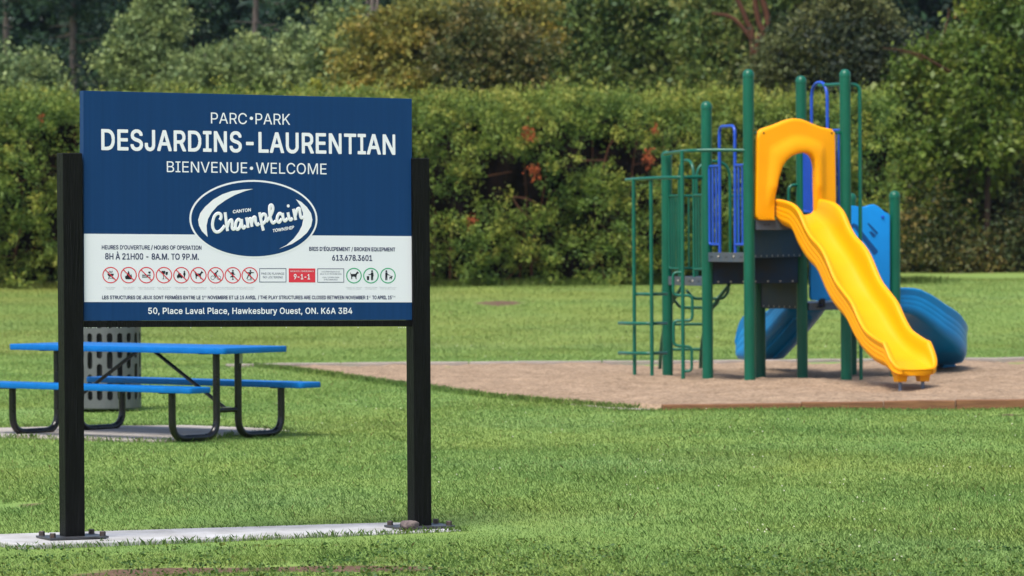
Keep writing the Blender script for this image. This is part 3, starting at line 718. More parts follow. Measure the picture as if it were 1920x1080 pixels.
for e in (-1, 1):
    a0 = TC + TA * 0.94 * e
    for s_ in (-1, 1):
        m = MB()
        path = [a0 + TB * s_ * 0.125 + SZ * (tz - 0.055), a0 + TB * s_ * 0.125 + SZ * (zg + 0.028), a0 + TB * s_ * 0.63 + SZ * (zg + 0.028), a0 + TB * s_ * 0.63 + SZ * (sz_ - 0.05)]
        m.tube(rounded(path, 0.145, 8), 0.030, 14)
        lg = m.build("leg", M["black_steel"], tbl, autosmooth=40)
    for c_, hl in ((a0 + SZ * (tz - 0.053), 0.30), (a0 + TB * 0.64 + SZ * (sz_ - 0.05), 0.11), (a0 - TB * 0.64 + SZ * (sz_ - 0.05), 0.11)):
        m = MB(); m.box(c_, TA * 0.03, TB * hl, SZ * 0.0037); m.build("mounting_plate", M["black_steel"], tbl)
    m = MB(); m.tube([a0 - TB * 0.12 + SZ * (zg + 0.24), a0 + TB * 0.12 + SZ * (zg + 0.24)], 0.020, 10); m.build("crossbar", M["black_steel"], tbl, autosmooth=40)
    m = MB(); m.tube([a0 - TA * e * 0.01 + SZ * (zg + 0.245), TC + TA * 0.10 * e + SZ * (tz - 0.052)], 0.0155, 10); m.build("brace", M["black_steel"], tbl, autosmooth=40)
    m = MB(); m.box(a0 + SZ * (zg + 0.262), TA * 0.025, TB * 0.03, SZ * 0.003); m.build("clamp", M["rivet"], tbl)
s0 = TC + TA * (0.94 + 0.0335) + TB * 0.128 + SZ * (tz - 0.10)
m = MB(); m.box(s0, TA * 0.001, TB * 0.018, SZ * 0.038); m.build("sticker", M["sticker"], tbl)
m = MB(); PAD2 = [gp(-60, 821), gp(140, 826), gp(300, 830), gp(370, 828), gp(430, 819), gp(545, 811), gp(480, 806), gp(350, 801), gp(120, 803), gp(-80, 808)]
m.prism([Vector((p.x, p.y, -0.08)) for p in PAD2], (0, 0, 0.10))
pad2 = m.build("concrete_pad", M["concrete_old"], None, bevel=0.004); tag(pad2, "stained grey concrete pad under the blue picnic table", None, None, "structure")

# ------------------------------------------------------------------ litter bin
bc = gp(203, 770); BR, BH = 0.315, 0.93
binO = thing("litter_bin", "round grey steel litter bin with rows of slots behind the picnic table", "litter bin", (bc.x, bc.y, 0))
NCOL = 20; cw = 2 * math.pi / NCOL
m = MB()
def bp_(a, z, r=BR): return bc + Vector((math.sin(a) * r, -math.cos(a) * r, z))
for c in range(NCOL):
    ac = (c + 0.5) * cw
    rows = [(0.12, 0.40, 0.2), (0.41, 0.62, 0), (0.63, 0.78, 0), (0.79, 0.90, 0)] if False else None
    if c % 2 == 0: cells = [(0.10, 0.155, 0.11, 0.20), (0.10, 0.23, 0.11, 0.20), (0.23, 0.38, 0.255, 0.355), (0.38, 0.615, 0.405, 0.57), (0.615, 0.77, 0.655, 0.745), (0.77, 0.90, 0.79, 0.875)][1:]
    else: cells = [(0.10, 0.28, 0.11, 0.255), (0.28, 0.48, 0.305, 0.455), (0.48, 0.77, 0.505, 0.745), (0.77, 0.90, 0.79, 0.875)]
    hw = cw / 2; sw = cw * 0.275
    strips = [(0.035, 0.10)] + [None] + [(0.90, BH)]
    for z0, z1 in ((0.035, 0.10), (0.90, BH)):
        for s_ in range(2):
            a0, a1 = ac - hw + s_ * hw, ac + s_ * hw
            m.add([bp_(a0, z0), bp_(a1, z0), bp_(a1, z1), bp_(a0, z1)], [(0, 1, 2, 3)])
    for z0, z1, s0_, s1_ in cells:
        zc = (s0_ + s1_) / 2; r_ = sw; hs = max((s1_ - s0_) / 2 - r_ * BR, 0.001); up_, dn_ = z1 - zc, zc - z0; hh = 1.0
        K = 28; inn = []; out = []
        for k in range(K):
            t = 2 * math.pi * (k + 0.5) / K
            cx, cz = math.cos(t), math.sin(t)
            inn.append((cx * r_, cz * r_ * BR + (hs if cz > 0 else -hs)))
            q = max(abs(cx), abs(cz)); out.append((cx / q * hw, cz / q * (up_ if cz > 0 else dn_)))
        vs_ = [bp_(ac + a, zc + z) for a, z in inn] + [bp_(ac + a, zc + z) for a, z in out] + [bp_(ac + a, zc + z, BR - 0.006) for a, z in inn]
        fs = [[k, (k + 1) % K, K + (k + 1) % K, K + k] for k in range(K)] + [[2 * K + k, 2 * K + (k + 1) % K, (k + 1) % K, k] for k in range(K)]
        m.add(vs_, fs)
        for k in range(K):                     # corners of the cell
            p0, p1 = out[k], out[(k + 1) % K]
            e0 = abs(abs(p0[0]) - hw) < 1e-6; e1 = abs(abs(p1[0]) - hw) < 1e-6
            if e0 != e1:
                cxn = math.copysign(hw, p0[0] if e0 else p1[0]); czn = p1[1] if e0 else p0[1]
                m.add([bp_(ac + p0[0], zc + p0[1]), bp_(ac + cxn, zc + czn), bp_(ac + p1[0], zc + p1[1])], [(0, 1, 2)])
m.build("shell", M["bin_grey"], binO, recalc=False)
m = MB(); m.lathe(bc, [(BR - 0.05, 0.05), (BR - 0.05, BH - 0.03)], 28); m.build("liner", M["bin_dark"], binO, autosmooth=40)
m = MB(); m.lathe(bc, [(BR + 0.012, BH), (BR + 0.018, BH + 0.02), (BR - 0.02, BH + 0.07), (0.12, BH + 0.10)], 28); m.build("lid", M["bin_grey"], binO, autosmooth=40)
for a in (0.5, 2.6, 4.3):
    m = MB(); m.lathe(bc + Vector((math.sin(a) * BR * .8, -math.cos(a) * BR * .8, 0)), [(0.03, 0), (0.03, 0.012), (0.012, 0.014), (0.012, 0.04)], 10); m.build("foot", M["bin_dark"], binO)
m = MB(); m.lathe(bc, [(BR - 0.02, 0.022), (BR - 0.003, 0.03), (BR - 0.003, 0.05)], 28); m.build("base_ring", M["bin_grey"], binO, autosmooth=40)
# ------------------------------------------------------------------ play structure
E1 = Vector((1.10, 0.41, 0)); E2 = Vector((-0.41, 1.10, 0))
D1, D2 = E1.normalized(), E2.normalized()
P1 = at(1406, 718, 44.1); P1.z = 0
P4 = P1 + E1; P5 = P1 + E2; P2 = P1 + E1 + E2; P6 = P1 + E2 * 2; P3 = P2 + E2; P7 = P2 + E1; P8 = P3 + E1
play = thing("play_structure", "green post play structure with yellow wavy slide, blue slides and climbers on the sand", "play structure", (P1.x, P1.y, 0))
def gpost(p, ytop, pxw, rad=0.062):
    z = at(pxw, ytop, p.y).z
    m = MB(); m.lathe(Vector((p.x, p.y, -0.2)), [(rad, 0), (rad, z + 0.2 - 0.085)], 20)
    o = m.build("post", M["post_green"], play, autosmooth=40)
    m = MB(); m.lathe(Vector((p.x, p.y, z - 0.085)), [(rad + 0.003, 0), (rad + 0.003, 0.03), (rad * 0.93, 0.052), (rad * 0.7, 0.074), (rad * 0.36, 0.084), (0.004, 0.087)], 20)
    m.build("cap", M["post_green"], o, autosmooth=60)
    return z
gpost(P1, 130, 1401); gpost(P4, 130, 1580); gpost(P2, 142, 1501); gpost(P5, 190, 1326); gpost(P6, 283, 1252); gpost(P3, 420, 1424); gpost(P7, 358, 1676); gpost(P8, 362, 1597)

def deck(name, pts, z, t=0.05):
    m = MB(); m.prism([Vector((p.x, p.y, z - t)) for p in pts], SZ * t); return m.build(name, M["deck"], play)
def wall(name, A, B, z0, z1, mat_, inset=0.075, th=0.02, out=None, rivets=0, holes=0):
    d = (B - A).normalized(); n = Vector((d.y, -d.x, 0))
    if n.y > 0: n = -n
    c = (A + B) / 2; L = (B - A).length / 2 - inset
    m = MB(); m.box(Vector((c.x, c.y, (z0 + z1) / 2)), d * L, n * th, SZ * (z1 - z0) / 2)
    o = m.build(name, mat_, play, bevel=0.004)
    if rivets:
        for i in range(rivets):
            q = Vector((c.x, c.y, z0 + 0.022)) + d * (L * (2 * (i + .5) / rivets - 1)) + n * (th - 0.002)
            m = MB(); m.tube([q, q + n * 0.006, q + n * 0.009], [0.011, 0.011, 0.004], 8); m.build("rivet", M["rivet"], o)
    if holes:
        for i in range(holes):
            q = Vector((c.x, c.y, z1 - 0.05)) + d * (L * (2 * (i + .5) / holes - 1)) + n * (th + 0.0015)
            for k in (-1, 1):
                m = MB(); m.box(q + d * 0.022 * k, d * 0.010, n * 0.001, SZ * 0.008); m.build("slot", M["bin_dark"], o)
    return o
ZA, ZB, ZC, ZD = 1.79, 1.43, 1.15, 0.845
deck("deck", [P1, P4, P2], ZA - 0.004); deck("deck", [P1, P2, P5], ZB - 0.004); deck("deck", [P5, P2, P3, P6], ZC - 0.004); deck("deck", [P2, P7, P8, P3], ZD - 0.004)
wall("deck_rim", P1, P4, ZA - 0.11, ZA, M["rim"], rivets=0, holes=4); wall("deck_rim", P4, P2, ZA - 0.11, ZA, M["rim"])
wall("deck_rim", P5, P1, ZB - 0.105, ZB, M["rim"], holes=5); wall("deck_rim", P6, P5, ZC - 0.10, ZC, M["rim"], holes=4)
wall("deck_rim", P6, P3, ZC - 0.10, ZC, M["rim"]); wall("deck_rim", P2, P7, ZD - 0.085, ZD, M["rim"], holes=4); wall("deck_rim", P7, P8, ZD - 0.085, ZD, M["rim"]); wall("deck_rim", P3, P8, ZD - 0.085, ZD, M["rim"])
wall("riser", P1, P2, 1.37, 1.735, M["deck"], inset=0.05, rivets=9)
wall("riser", P5, P2, 1.075, 1.375, M["deck"], inset=0.05, rivets=7)
wall("riser", P3, P2, 0.775, 1.095, M["deck"], inset=0.07, rivets=7)

# entry gates: two barred barriers and a hand hoop between them
def gate(A, B, zd, mat_, t0, t1, arch_z, top=0.97, bars=3, r=0.0145):
    d = (B - A); L = d.length; d = d / L
    def q(t, z): return Vector((A.x, A.y, 0)) + d * (L * t) + SZ * z
    m = MB(); R = (t1 - t0) * L / 2
    m.tube(rounded([q(t0, zd - 0.07), q(t0, arch_z), q(t1, arch_z), q(t1, zd - 0.07)], 0.10 if mat_ is M["bar_blue"] and zd < 1.6 else R * 0.98, 8), r * 1.25, 12)
    o = m.build("hand_hoop", mat_, play, autosmooth=40)
    m = MB()
    n = Vector((d.y, -d.x, 0)); n = n if n.y < 0 else -n
    for t in (t0, t1):
        c = q(t, zd - 0.045) + n * r * 1.2
        m = MB(); m.tube([c, c + n * 0.012], [0.014, 0.010], 8); m.build("bolt", M["rivet"], o)
    e = 0.075 / L
    for a, b in ((e, t0), (t1, 1 - e)):
        m = MB(); zt, zb = zd + top, zd + 0.09
        out_ = a if a == e else b
        inn_ = b if a == e else a
        m.tube(rounded([q(inn_, zt), q(out_, zt), q(out_, zb), q(inn_, zb)], 0.035, 5), r, 10)
        for k in range(1, bars):
            t = a + (b - a) * k / bars
            m.tube([q(t, zb), q(t, zt)], r * 0.85, 8)
        m.build("barrier", mat_, play, autosmooth=40)
gate(P5, P1, ZB, M["bar_blue"], 0.31, 0.68, 2.84)
gate(P2, P4, ZA, M["bar_blue"], 0.24, 0.60, 3.34, top=1.0, bars=4)
gate(P6, P5, ZC, M["bar_green"], 0.32, 0.68, 2.48, top=0.93, bars=4)
gate(P6, P3, ZC, M["bar_green"], 0.32, 0.68, 2.48, top=0.93, bars=3)
m = MB(); zq = at(1490, 347, P2.y).z
m.tube(rounded([P2 + SZ * zq, P2 - D1 * 0.16 + SZ * zq, P2 - D1 * 0.16 + SZ * (ZC)], 0.10, 8), 0.018, 12); m.build("handrail", M["bar_green"], play, autosmooth=40)

# climbers on the left
rod = 0.0185
SP = at(1281, 718, 44.25); SP.z = 0
def spx(px, py): return at(px, py, 44.25)
m = MB(); ztop = spx(1277, 283).z
m.tube([Vector((SP.x, SP.y, -0.15)), Vector((SP.x, SP.y, ztop))], 0.0215, 14); sp_pole = m.build("climbing_pole", M["bar_green"], play, autosmooth=40)
m = MB()
path = [(1280, 511), (1262, 511), (1262, 554), (1298, 554), (1298, 601), (1263, 601), (1263, 648), (1297, 650), (1297, 696), (1280, 696)]
m.tube(rounded([spx(*p) for p in path], 0.055, 6), 0.0165, 12); m.build("step_rod", M["bar_green"], sp_pole, autosmooth=40)
m = MB()
arc = smooth_path([P1 + SZ * at(1393, 282, P1.y).z - D1 * 0.05, at(1335, 281.5, 44.15), at(1290, 283, 44.3), at(1262, 286, 45.2), at(1246, 289, 46.2)], 8)
m.tube(arc, 0.020, 12); m.build("climber_top_bar", M["bar_green"], play, autosmooth=40)
m = MB()
arc = smooth_path([P5 - D1 * 0.05 + SZ * at(1318, 332, P5.y).z, at(1270, 332.5, 45.1), at(1222, 334, 45.5), at(1190, 336, 45.9), at(1174, 337.5, 46.3)], 8)
m.tube(arc, 0.020, 12); m.build("climber_top_bar", M["bar_green"], play, autosmooth=40)
LP1, LP2 = at(1190, 706, 45.9), at(1222.5, 708, 45.55)
for p, px, py in ((LP1, 1188, 336), (LP2, 1221, 334)):
    m = MB(); m.tube([Vector((p.x, p.y, -0.15)), Vector((p.x, p.y, at(px, py, p.y).z))], 0.0215, 14); m.build("climbing_pole", M["bar_green"], play, autosmooth=40)
for py, x0 in ((551, 1188), (606, 1161), (662, 1161)):
    m = MB()
    m.tube(smooth_path([at(x0, py, 46.25), at((x0 + 1205) / 2, py + 0.6, 45.85), at(1222, py + 0.6, 45.6), at(1249, py - 0.2, 46.1)], 6), 0.0195, 12)
    m.build("rung", M["bar_green"], play, autosmooth=40)
# arched ladder behind
RY = lambda py: 47.9 - (702 - py) / 170 * 1.4
def bk(px, py): return at(px, py, RY(py))
for pts in ([(1237, 704), (1239, 660), (1246, 610), (1258, 572), (1278, 538)], [(1313, 703), (1315, 655), (1324, 605), (1340, 570), (1367, 534)]):
    m = MB(); m.tube(smooth_path([bk(*p) for p in pts], 6), 0.021, 12); m.build("ladder_rail", M["bar_green"], play, autosmooth=40)
for a, b in (((1238, 655), (1316, 655)), ((1247, 608), (1324, 608))):
    m = MB(); m.tube([bk(*a), bk(*b)], 0.018, 12); m.build("rung", M["bar_green"], play, autosmooth=40)
for pts in ([(1262, 550), (1263, 562), (1276, 577), (1338, 577), (1347, 565), (1347, 556)], [(1288, 545), (1300, 560), (1356, 560), (1365, 548), (1366, 536)]):
    m = MB(); m.tube(rounded([bk(*p) for p in pts], 0.05, 5), 0.018, 12); m.build("rung", M["bar_green"], play, autosmooth=40)
# fire pole on the right
FP = at(1614.5, 716, 44.6); zt = at(1612, 159, 44.6).z
hoopc = P2 + (P4 - P2) * 0.42
m = MB(); m.tube(rounded([Vector((hoopc.x, hoopc.y, zt + 0.015)), Vector((P4.x, P4.y + 0.06, zt + 0.005)), Vector((FP.x, FP.y, zt)), Vector((FP.x, FP.y, -0.15))], 0.14, 8), 0.0215, 14)
m.build("fire_pole", M["bar_green"], play, autosmooth=40)

# yellow slide hood panel
HN = -D2
HP = P1 + HN * 0.035
def hp(px, py, off=0.0): return on(px, py, HP, HN) + HN * off
outer = [(1416.5, 405), (1420, 248), (1423, 243.5), (1432, 240), (1441, 237.5), (1455, 232.5), (1470, 226), (1482, 222.6), (1491, 221.8), (1502, 223.4), (1514, 228.2), (1528, 234.5), (1541, 239), (1557, 241.5), (1563, 243.5), (1565, 250),
         (1566.5, 383), (1566, 408), (1562, 412.5), (1422, 413), (1417.5, 410)]
op = [(1450, 411), (1450, 392), (1451.5, 366), (1457, 335), (1463.5, 314), (1471.5, 301), (1483, 291.5), (1497, 287), (1508, 286), (1517, 290), (1523, 299), (1526, 314), (1526.5, 345), (1527.5, 380), (1528, 411)]
def resample(P, n):
    P = [Vector((x, y)) for x, y in P]; L = [0]
    for a, b in zip(P, P[1:]): L.append(L[-1] + (b - a).length)
    out_ = []; j = 0
    for i in range(n):
        t = L[-1] * i / (n - 1)
        while j < len(P) - 2 and L[j + 1] < t: j += 1
        out_.append(P[j].lerp(P[j + 1], (t - L[j]) / max(1e-9, L[j + 1] - L[j])))
    return out_
NPT = 72
oi = resample(op, NPT)
# outer outline from bottom-left of opening round to bottom-right
oo_chain = [(1452, 413)] + [(1422, 413), (1417.5, 410)] + outer[:17] + [(1566, 408), (1562, 412.5)] + [(1528, 413)]
# match by angle around the opening's centre
ctr = Vector((1491, 350))
def ang(p): return math.atan2(p.x - ctr.x, -(p.y - ctr.y))
def resample_ang(chain, angs):
    P = resample(chain, 900); A = [ang(p) for p in P]; out_ = []
    for a in angs:
        k = min(range(len(P)), key=lambda i: abs(A[i] - a)); out_.append(P[k])
    return out_
A0, A1 = ang(Vector((1452, 413))), ang(Vector((1528, 413)))
angs = [A0 + (A1 - A0) * i / (NPT - 1) for i in range(NPT)]
oo = resample_ang(oo_chain, angs); oi2 = resample_ang(op, angs)
m = MB()
# rings from outer edge to opening: (blend 0..1, raise)
prof = [(0.0, -0.045), (0.0, 0.012), (0.035, 0.028), (0.10, 0.03), (0.40, 0.03), (0.50, 0.034), (0.58, 0.046), (0.68, 0.062), (0.80, 0.072), (0.92, 0.072), (0.985, 0.062), (1.0, 0.045), (1.0, -0.045)]
rings = []
for w, z in prof:
    ring = []
    for k in range(NPT):
        a, b = oo[k], oi2[k]
        th = angs[k]
        # moulding only around the arch: fades towards the foot
        fade = max(0.0, min(1.0, (2.25 - abs(th)) / 0.7))
        zz = z if z <= 0.03 else 0.03 + (z - 0.03) * fade
        p = a.lerp(b, w); ring.append(hp(p.x, p.y, zz))
    rings.append(ring)
for r_ in rings: m.v += [tuple(p) for p in r_]
for i in range(len(rings)):
    j = (i + 1) % len(rings)
    for k in range(NPT - 1):
        m.f.append([i * NPT + k, i * NPT + k + 1, j * NPT + k + 1, j * NPT + k]); m.m.append(0)
for k in (0, NPT - 1):
    m.f.append([i * NPT + k for i in range(len(rings))]); m.m.append(0)
hood = m.build("slide_hood", M["slide_yellow"], play, autosmooth=50)
m = MB()
for px, py in ((1430, 249.5), (1557.5, 249.5)):
    c = hp(px, py, 0.029); m = MB(); m.tube([c, c + HN * 0.006], [0.012, 0.010], 10); m.build("bolt", M["bin_dark"], hood)
m = MB()
for a, b in ((P1 + D1 * 0.05, hp(1420, 249, -0.01)), (P4 - D1 * 0.05, hp(1566, 249, -0.01))):
    m = MB(); m.tube([Vector((a.x, a.y, b.z)), b], 0.014, 10); m.build("bracket", M["bar_green"], hood)

# slides: vertical cross-sections swept along a path
def chute(name, secs, mat_, w, lip=0.05, groove=True, parent=play, floor=0.055, caps=True, beds=None):
    """secs: (centre point, across vector, z_bottom, z_rim_left, z_rim_right, width)"""
    m = MB(); prof_n = None
    for si, (c, ac, zb, zl_, zr2, ww) in enumerate(secs):
        h = ww / 2; zbed = beds[si] if beds else zb + floor
        def side(sg, zr):
            H = zr - zb; P = []
            P.append((sg * (h - 0.10), zb - 0.0)); P.append((sg * (h - 0.035), zb + 0.012)); P.append((sg * (h - 0.008), zb + 0.06))
            for gk in (0.36, 0.54, 0.72):
                g = 0.004 if groove else 0.0
                P += [(sg * (h - 0.003), zb + H * gk - 0.010), (sg * (h - 0.003 - g), zb + H * gk), (sg * (h - 0.003), zb + H * gk + 0.010)]
            P += [(sg * (h + 0.006), zr - 0.028), (sg * (h + 0.010), zr - 0.014), (sg * h, zr - 0.002), (sg * (h - 0.018), zr + 0.002), (sg * (h - 0.038), zr - 0.006), (sg * (h - 0.050), zr - 0.026)]
            a = max(zr - 0.05, zbed + 0.012)
            P += [(sg * (h - 0.056), zbed + (a - zbed) * 0.75), (sg * (h - 0.066), zbed + (a - zbed) * 0.45), (sg * (h - 0.090), zbed + (a - zbed) * 0.18), (sg * (h - 0.135), zbed + (a - zbed) * 0.03)]
            return P
        Lp = side(-1, zl_); Rp = side(1, zr2)
        loop = Lp + [(0.0, zbed)] + Rp[::-1]
        prof_n = len(loop)
        for u_, z in loop: m.v.append(tuple(Vector((c.x, c.y, 0)) + ac * u_ + SZ * z))
    for i in range(len(secs) - 1):
        for k in range(prof_n):
            kk = (k + 1) % prof_n
            m.f.append([i * prof_n + k, i * prof_n + kk, (i + 1) * prof_n + kk, (i + 1) * prof_n + k]); m.m.append(0)
    m.f.append(list(range(prof_n))); m.m.append(0)
    m.f.append([(len(secs) - 1) * prof_n + k for k in range(prof_n)][::-1]); m.m.append(0)
    return m.build(name, mat_, parent, autosmooth=60)
SA = P1 + D1 * 0.305; SB = P1 + D1 * 0.848
rimL = [(1453, 373), (1470, 376), (1484, 381), (1494, 390), (1501, 401), (1508, 422), (1520, 443), (1537, 460), (1547, 477), (1557, 503), (1567, 527), (1582, 546), (1598, 567), (1609, 595), (1622, 619), (1640, 632), (1655, 641)]
botL = [(1452, 412), (1460, 423), (1477, 430), (1484, 435), (1489, 452), (1498, 472), (1513, 493), (1526, 505), (1534, 520), (1542, 540), (1552, 563), (1567, 583), (1582, 599), (1591, 618), (1601, 640), (1617, 662), (1636, 680), (1648, 686), (1656, 690)]
def sz(pts):
    o = []
    for px, py in pts:
        p = on(px, py, SA, D1); o.append(((p - SA).dot(-D2), p.z))
    return np.array(o)
RL, BL = sz(rimL), sz(botL)
s_end = RL[-1, 0]
secs = []
wid = 0.543
def fz(s):
    return float(np.interp(s, RL[:, 0], RL[:, 1])), float(np.interp(s, BL[:, 0], BL[:, 1]))
def smooth_tab(T):
    s = np.linspace(T[0, 0], T[-1, 0], 160); z = np.interp(s, T[:, 0], T[:, 1]); k = np.ones(9) / 9
    zp = np.pad(z, 4, mode='edge'); return np.stack([s, np.convolve(zp, k, 'valid')], 1)
RL, BL = smooth_tab(RL), smooth_tab(BL)
for s in np.linspace(0.0, s_end, 60):
    zr, zb = fz(s); c = (SA + SB) / 2 - D2 * float(s)
    zb = min(zb, zr - 0.12)
    secs.append((c, D1, zb, zr, zr, wid))
zr_e, zb_e = fz(s_end)
for i in range(1, 17):
    a = 0.972 * i / 16
    c = (SA + SB) / 2 - D2 * float(s_end + 0.27 * a)
    zb = zb_e - 0.105 * a + 0.030 * a ** 10
    lip_ = zb + 0.072
    zr = lip_ + (zr_e - zb_e - 0.06) * (1 - a ** 1.25)
    secs.append((c, D1, zb, zr, zr, wid * max(0.66, (1 - a ** 4.2) ** (1 / 4.2))))
zbs = np.array([q[2] + 0.06 for q in secs]); zp = np.pad(zbs, 8, mode='reflect', reflect_type='odd'); beds = np.convolve(zp, np.hanning(19)[1:-1] / np.hanning(19)[1:-1].sum(), 'valid')
beds = [float(min(max(b_, q[2] + 0.03), q[2] + 0.10, q[3] - 0.02)) for b_, q in zip(beds, secs)]
ys_ = chute("wavy_slide", secs, M["slide_yellow"], wid, beds=beds)
for u_ in (-0.13, 0.13):
    c = (SA + SB) / 2 - D2 * float(s_end + 0.12) + D1 * u_
    zt_ = zb_e - 0.02
    m = MB(); zf = gp(1685, 721).z
    zb_ = 0.092
    vs_ = []
    for z, k in ((zb_, 0.050), (zt_ - 0.05, 0.062), (zt_ - 0.048, 0.070), (zt_ + 0.01, 0.072)):
        for a_, b_ in ((-1, -1), (1, -1), (1, 1), (-1, 1)): vs_.append(Vector((c.x, c.y, z)) + D1 * a_ * k + D2 * b_ * k)
    fs = [[0, 3, 2, 1], [12, 13, 14, 15]] + [[i * 4 + k, i * 4 + (k + 1) % 4, (i + 1) * 4 + (k + 1) % 4, (i + 1) * 4 + k] for i in range(3) for k in range(4)]
    m.add(vs_, fs); ft = m.build("foot", M["slide_yellow"], ys_, bevel=0.008)
    m = MB(); m.tube([Vector((c.x, c.y, -0.12)), Vector((c.x, c.y, 0.11))], 0.019, 10); m.build("pin", M["pin"], ys_, autosmooth=40)

# blue curved slide on the right, turning away
M0 = (P7 + P8) / 2; secs = []
Rr = 0.94; turn = M0 + D1 * 0.33; cc = turn + D2 * Rr
path = [(M0 + D1 * t, D1) for t in (0.0, 0.06)]
for i in range(0, 29):
    a = math.radians(104) * i / 28
    path.append((cc + D1 * Rr * math.sin(a) - D2 * Rr * math.cos(a), D1 * math.cos(a) + D2 * math.sin(a)))
tot = len(path) - 1
for i, (c, d) in enumerate(path):
    t = i / tot; ac = Vector((d.y, -d.x, 0))
    zbed = float(np.interp(t, [0, .12, .3, .5, .75, 1], [.80, .73, .49, .29, .13, .10])); zb = zbed - 0.06
    ho = float(np.interp(t, [0, .2, .45, .75, .9, 1], [.22, .30, .34, .30, .20, .10])); hi = float(np.interp(t, [0, .5, .85, 1], [.20, .20, .16, .08]))
    secs.append((c, ac, zb, zb + 0.05 + hi, zb + 0.05 + ho, 0.56))
bs = chute("curved_slide", secs, M["slide_blue"], 0.56)
ce = path[-5][0]; cd = path[-5][1]; ac = Vector((cd.y, -cd.x, 0))
for u_ in (-0.14, 0.15):
    m = MB(); vs_ = []
    c = ce + ac * u_
    for z, k in ((-0.1, 0.06), (0.07, 0.065), (0.22, 0.10)):
        for a_, b_ in ((-1, -1), (1, -1), (1, 1), (-1, 1)): vs_.append(Vector((c.x, c.y, z)) + D1 * a_ * k * 1.3 + D2 * b_ * k)
    m.add(vs_, [[0, 3, 2, 1], [8, 9, 10, 11]] + [[i * 4 + k, i * 4 + (k + 1) % 4, (i + 1) * 4 + (k + 1) % 4, (i + 1) * 4 + k] for i in range(2) for k in range(4)])
    m.build("foot", M["slide_blue"], bs, bevel=0.01)
# straight blue slide at the back
M1 = P3 + (P8 - P3) * 0.52; secs = []
for i in range(40):
    t = i / 39; s = 1.38 * t
    bend = Vector((0, 0, 0)) - D1 * 0.03 * t * t
    c = M1 + D2 * s + bend
    z = 0.80 - 0.62 * min(1.0, t / 0.88) ** 0.92
    zb = z - 0.06; h = 0.22 + 0.24 * float(sstep(t, 0.35, 0.8))
    if t > 0.85: h *= 1 - 0.6 * ((t - 0.85) / 0.15) ** 2
    d = D2; ac = Vector((d.y, -d.x, 0))
    secs.append((c, ac, zb, zb + 0.05 + h, zb + 0.05 + h, 0.54 + 0.05 * t))
st = chute("straight_slide", secs, M["slide_blue"], 0.56)
for u_ in (-0.10, 0.10):
    m = MB()
    for i in range(39):
        pass
    pts = [secs[i][0] + secs[i][1] * u_ + SZ * (secs[i][2] - 0.004 - secs[i][0].z) for i in range(4, 33)]
    vsr = []; fsr = []
    for p in pts: vsr += [p - D1 * 0.022, p + D1 * 0.022, p + D1 * 0.022 - SZ * 0.028, p - D1 * 0.022 - SZ * 0.028]
    for i in range(len(pts) - 1):
        for k in range(4): fsr.append([i * 4 + k, i * 4 + (k + 1) % 4, i * 4 + 4 + (k + 1) % 4, i * 4 + 4 + k])
    fsr += [[0, 1, 2, 3], [len(vsr) - 1, len(vsr) - 2, len(vsr) - 3, len(vsr) - 4]]
    m.add(vsr, fsr); m.build("underside_rib", M["slide_blue"], st)
# blue play panel between the two low posts
BN = -D2; BP = P2 + BN * 0.02
def bpn(px, py, off=0.0): return on(px, py, BP, BN) + BN * off
half = [(1667, 556), (1667, 404), (1664, 400.5), (1657, 397), (1650, 391), (1644, 386), (1637, 383.2), (1630, 384), (1623, 387), (1614, 388.5), (1602, 386.3), (1592.5, 385.4)]
outl = half + [(1185 + 2000 - x, y) for x, y in half[::-1][1:]]
outl += [(1521, 563), (1664, 563)]
m = MB(); m.prism([bpn(x, y, 0.03) for x, y in outl], -BN * 0.06)
bpan = m.build("play_panel", M["panel_blue"], play, bevel=0.010, autosmooth=50)
for q in ([(1624, 419), (1627, 418.5), (1644, 436), (1642, 440.5)], [(1627, 434.5), (1632, 433.5), (1640, 440.5), (1637.5, 445.5), (1634, 444)],
          [(1592, 423), (1598, 418.5), (1604, 421), (1644, 470.5), (1642, 475), (1636, 478), (1600, 427), (1597, 426), (1594, 431)]):
    m = MB(); m.prism([bpn(x, y, 0.0315) for x, y in q], BN * 0.002); m.build("engraving_shade", M["slot_shade_blue"], bpan)  # dark sheets laid on the panel stand in for shade in its slots
m = MB()
for px, py in ((1653, 407), (1531, 407), (1538, 572)):
    c = bpn(px, py, 0.03); m = MB(); m.tube([c, c + BN * 0.012], [0.020, 0.016], 10); m.build("bolt", M["bar_blue"], bpan)
m = MB(); c = bpn(1540, 568, 0.012); m.box(c, D1 * 0.03, BN * 0.03, SZ * 0.05); m.build("bracket", M["bin_dark"], bpan)
BP = P3 + D1 * 0.0
# second blue panel closing the low deck towards the back
m = MB(); A_, B_ = P2 + D2 * 0.1, P3
pass

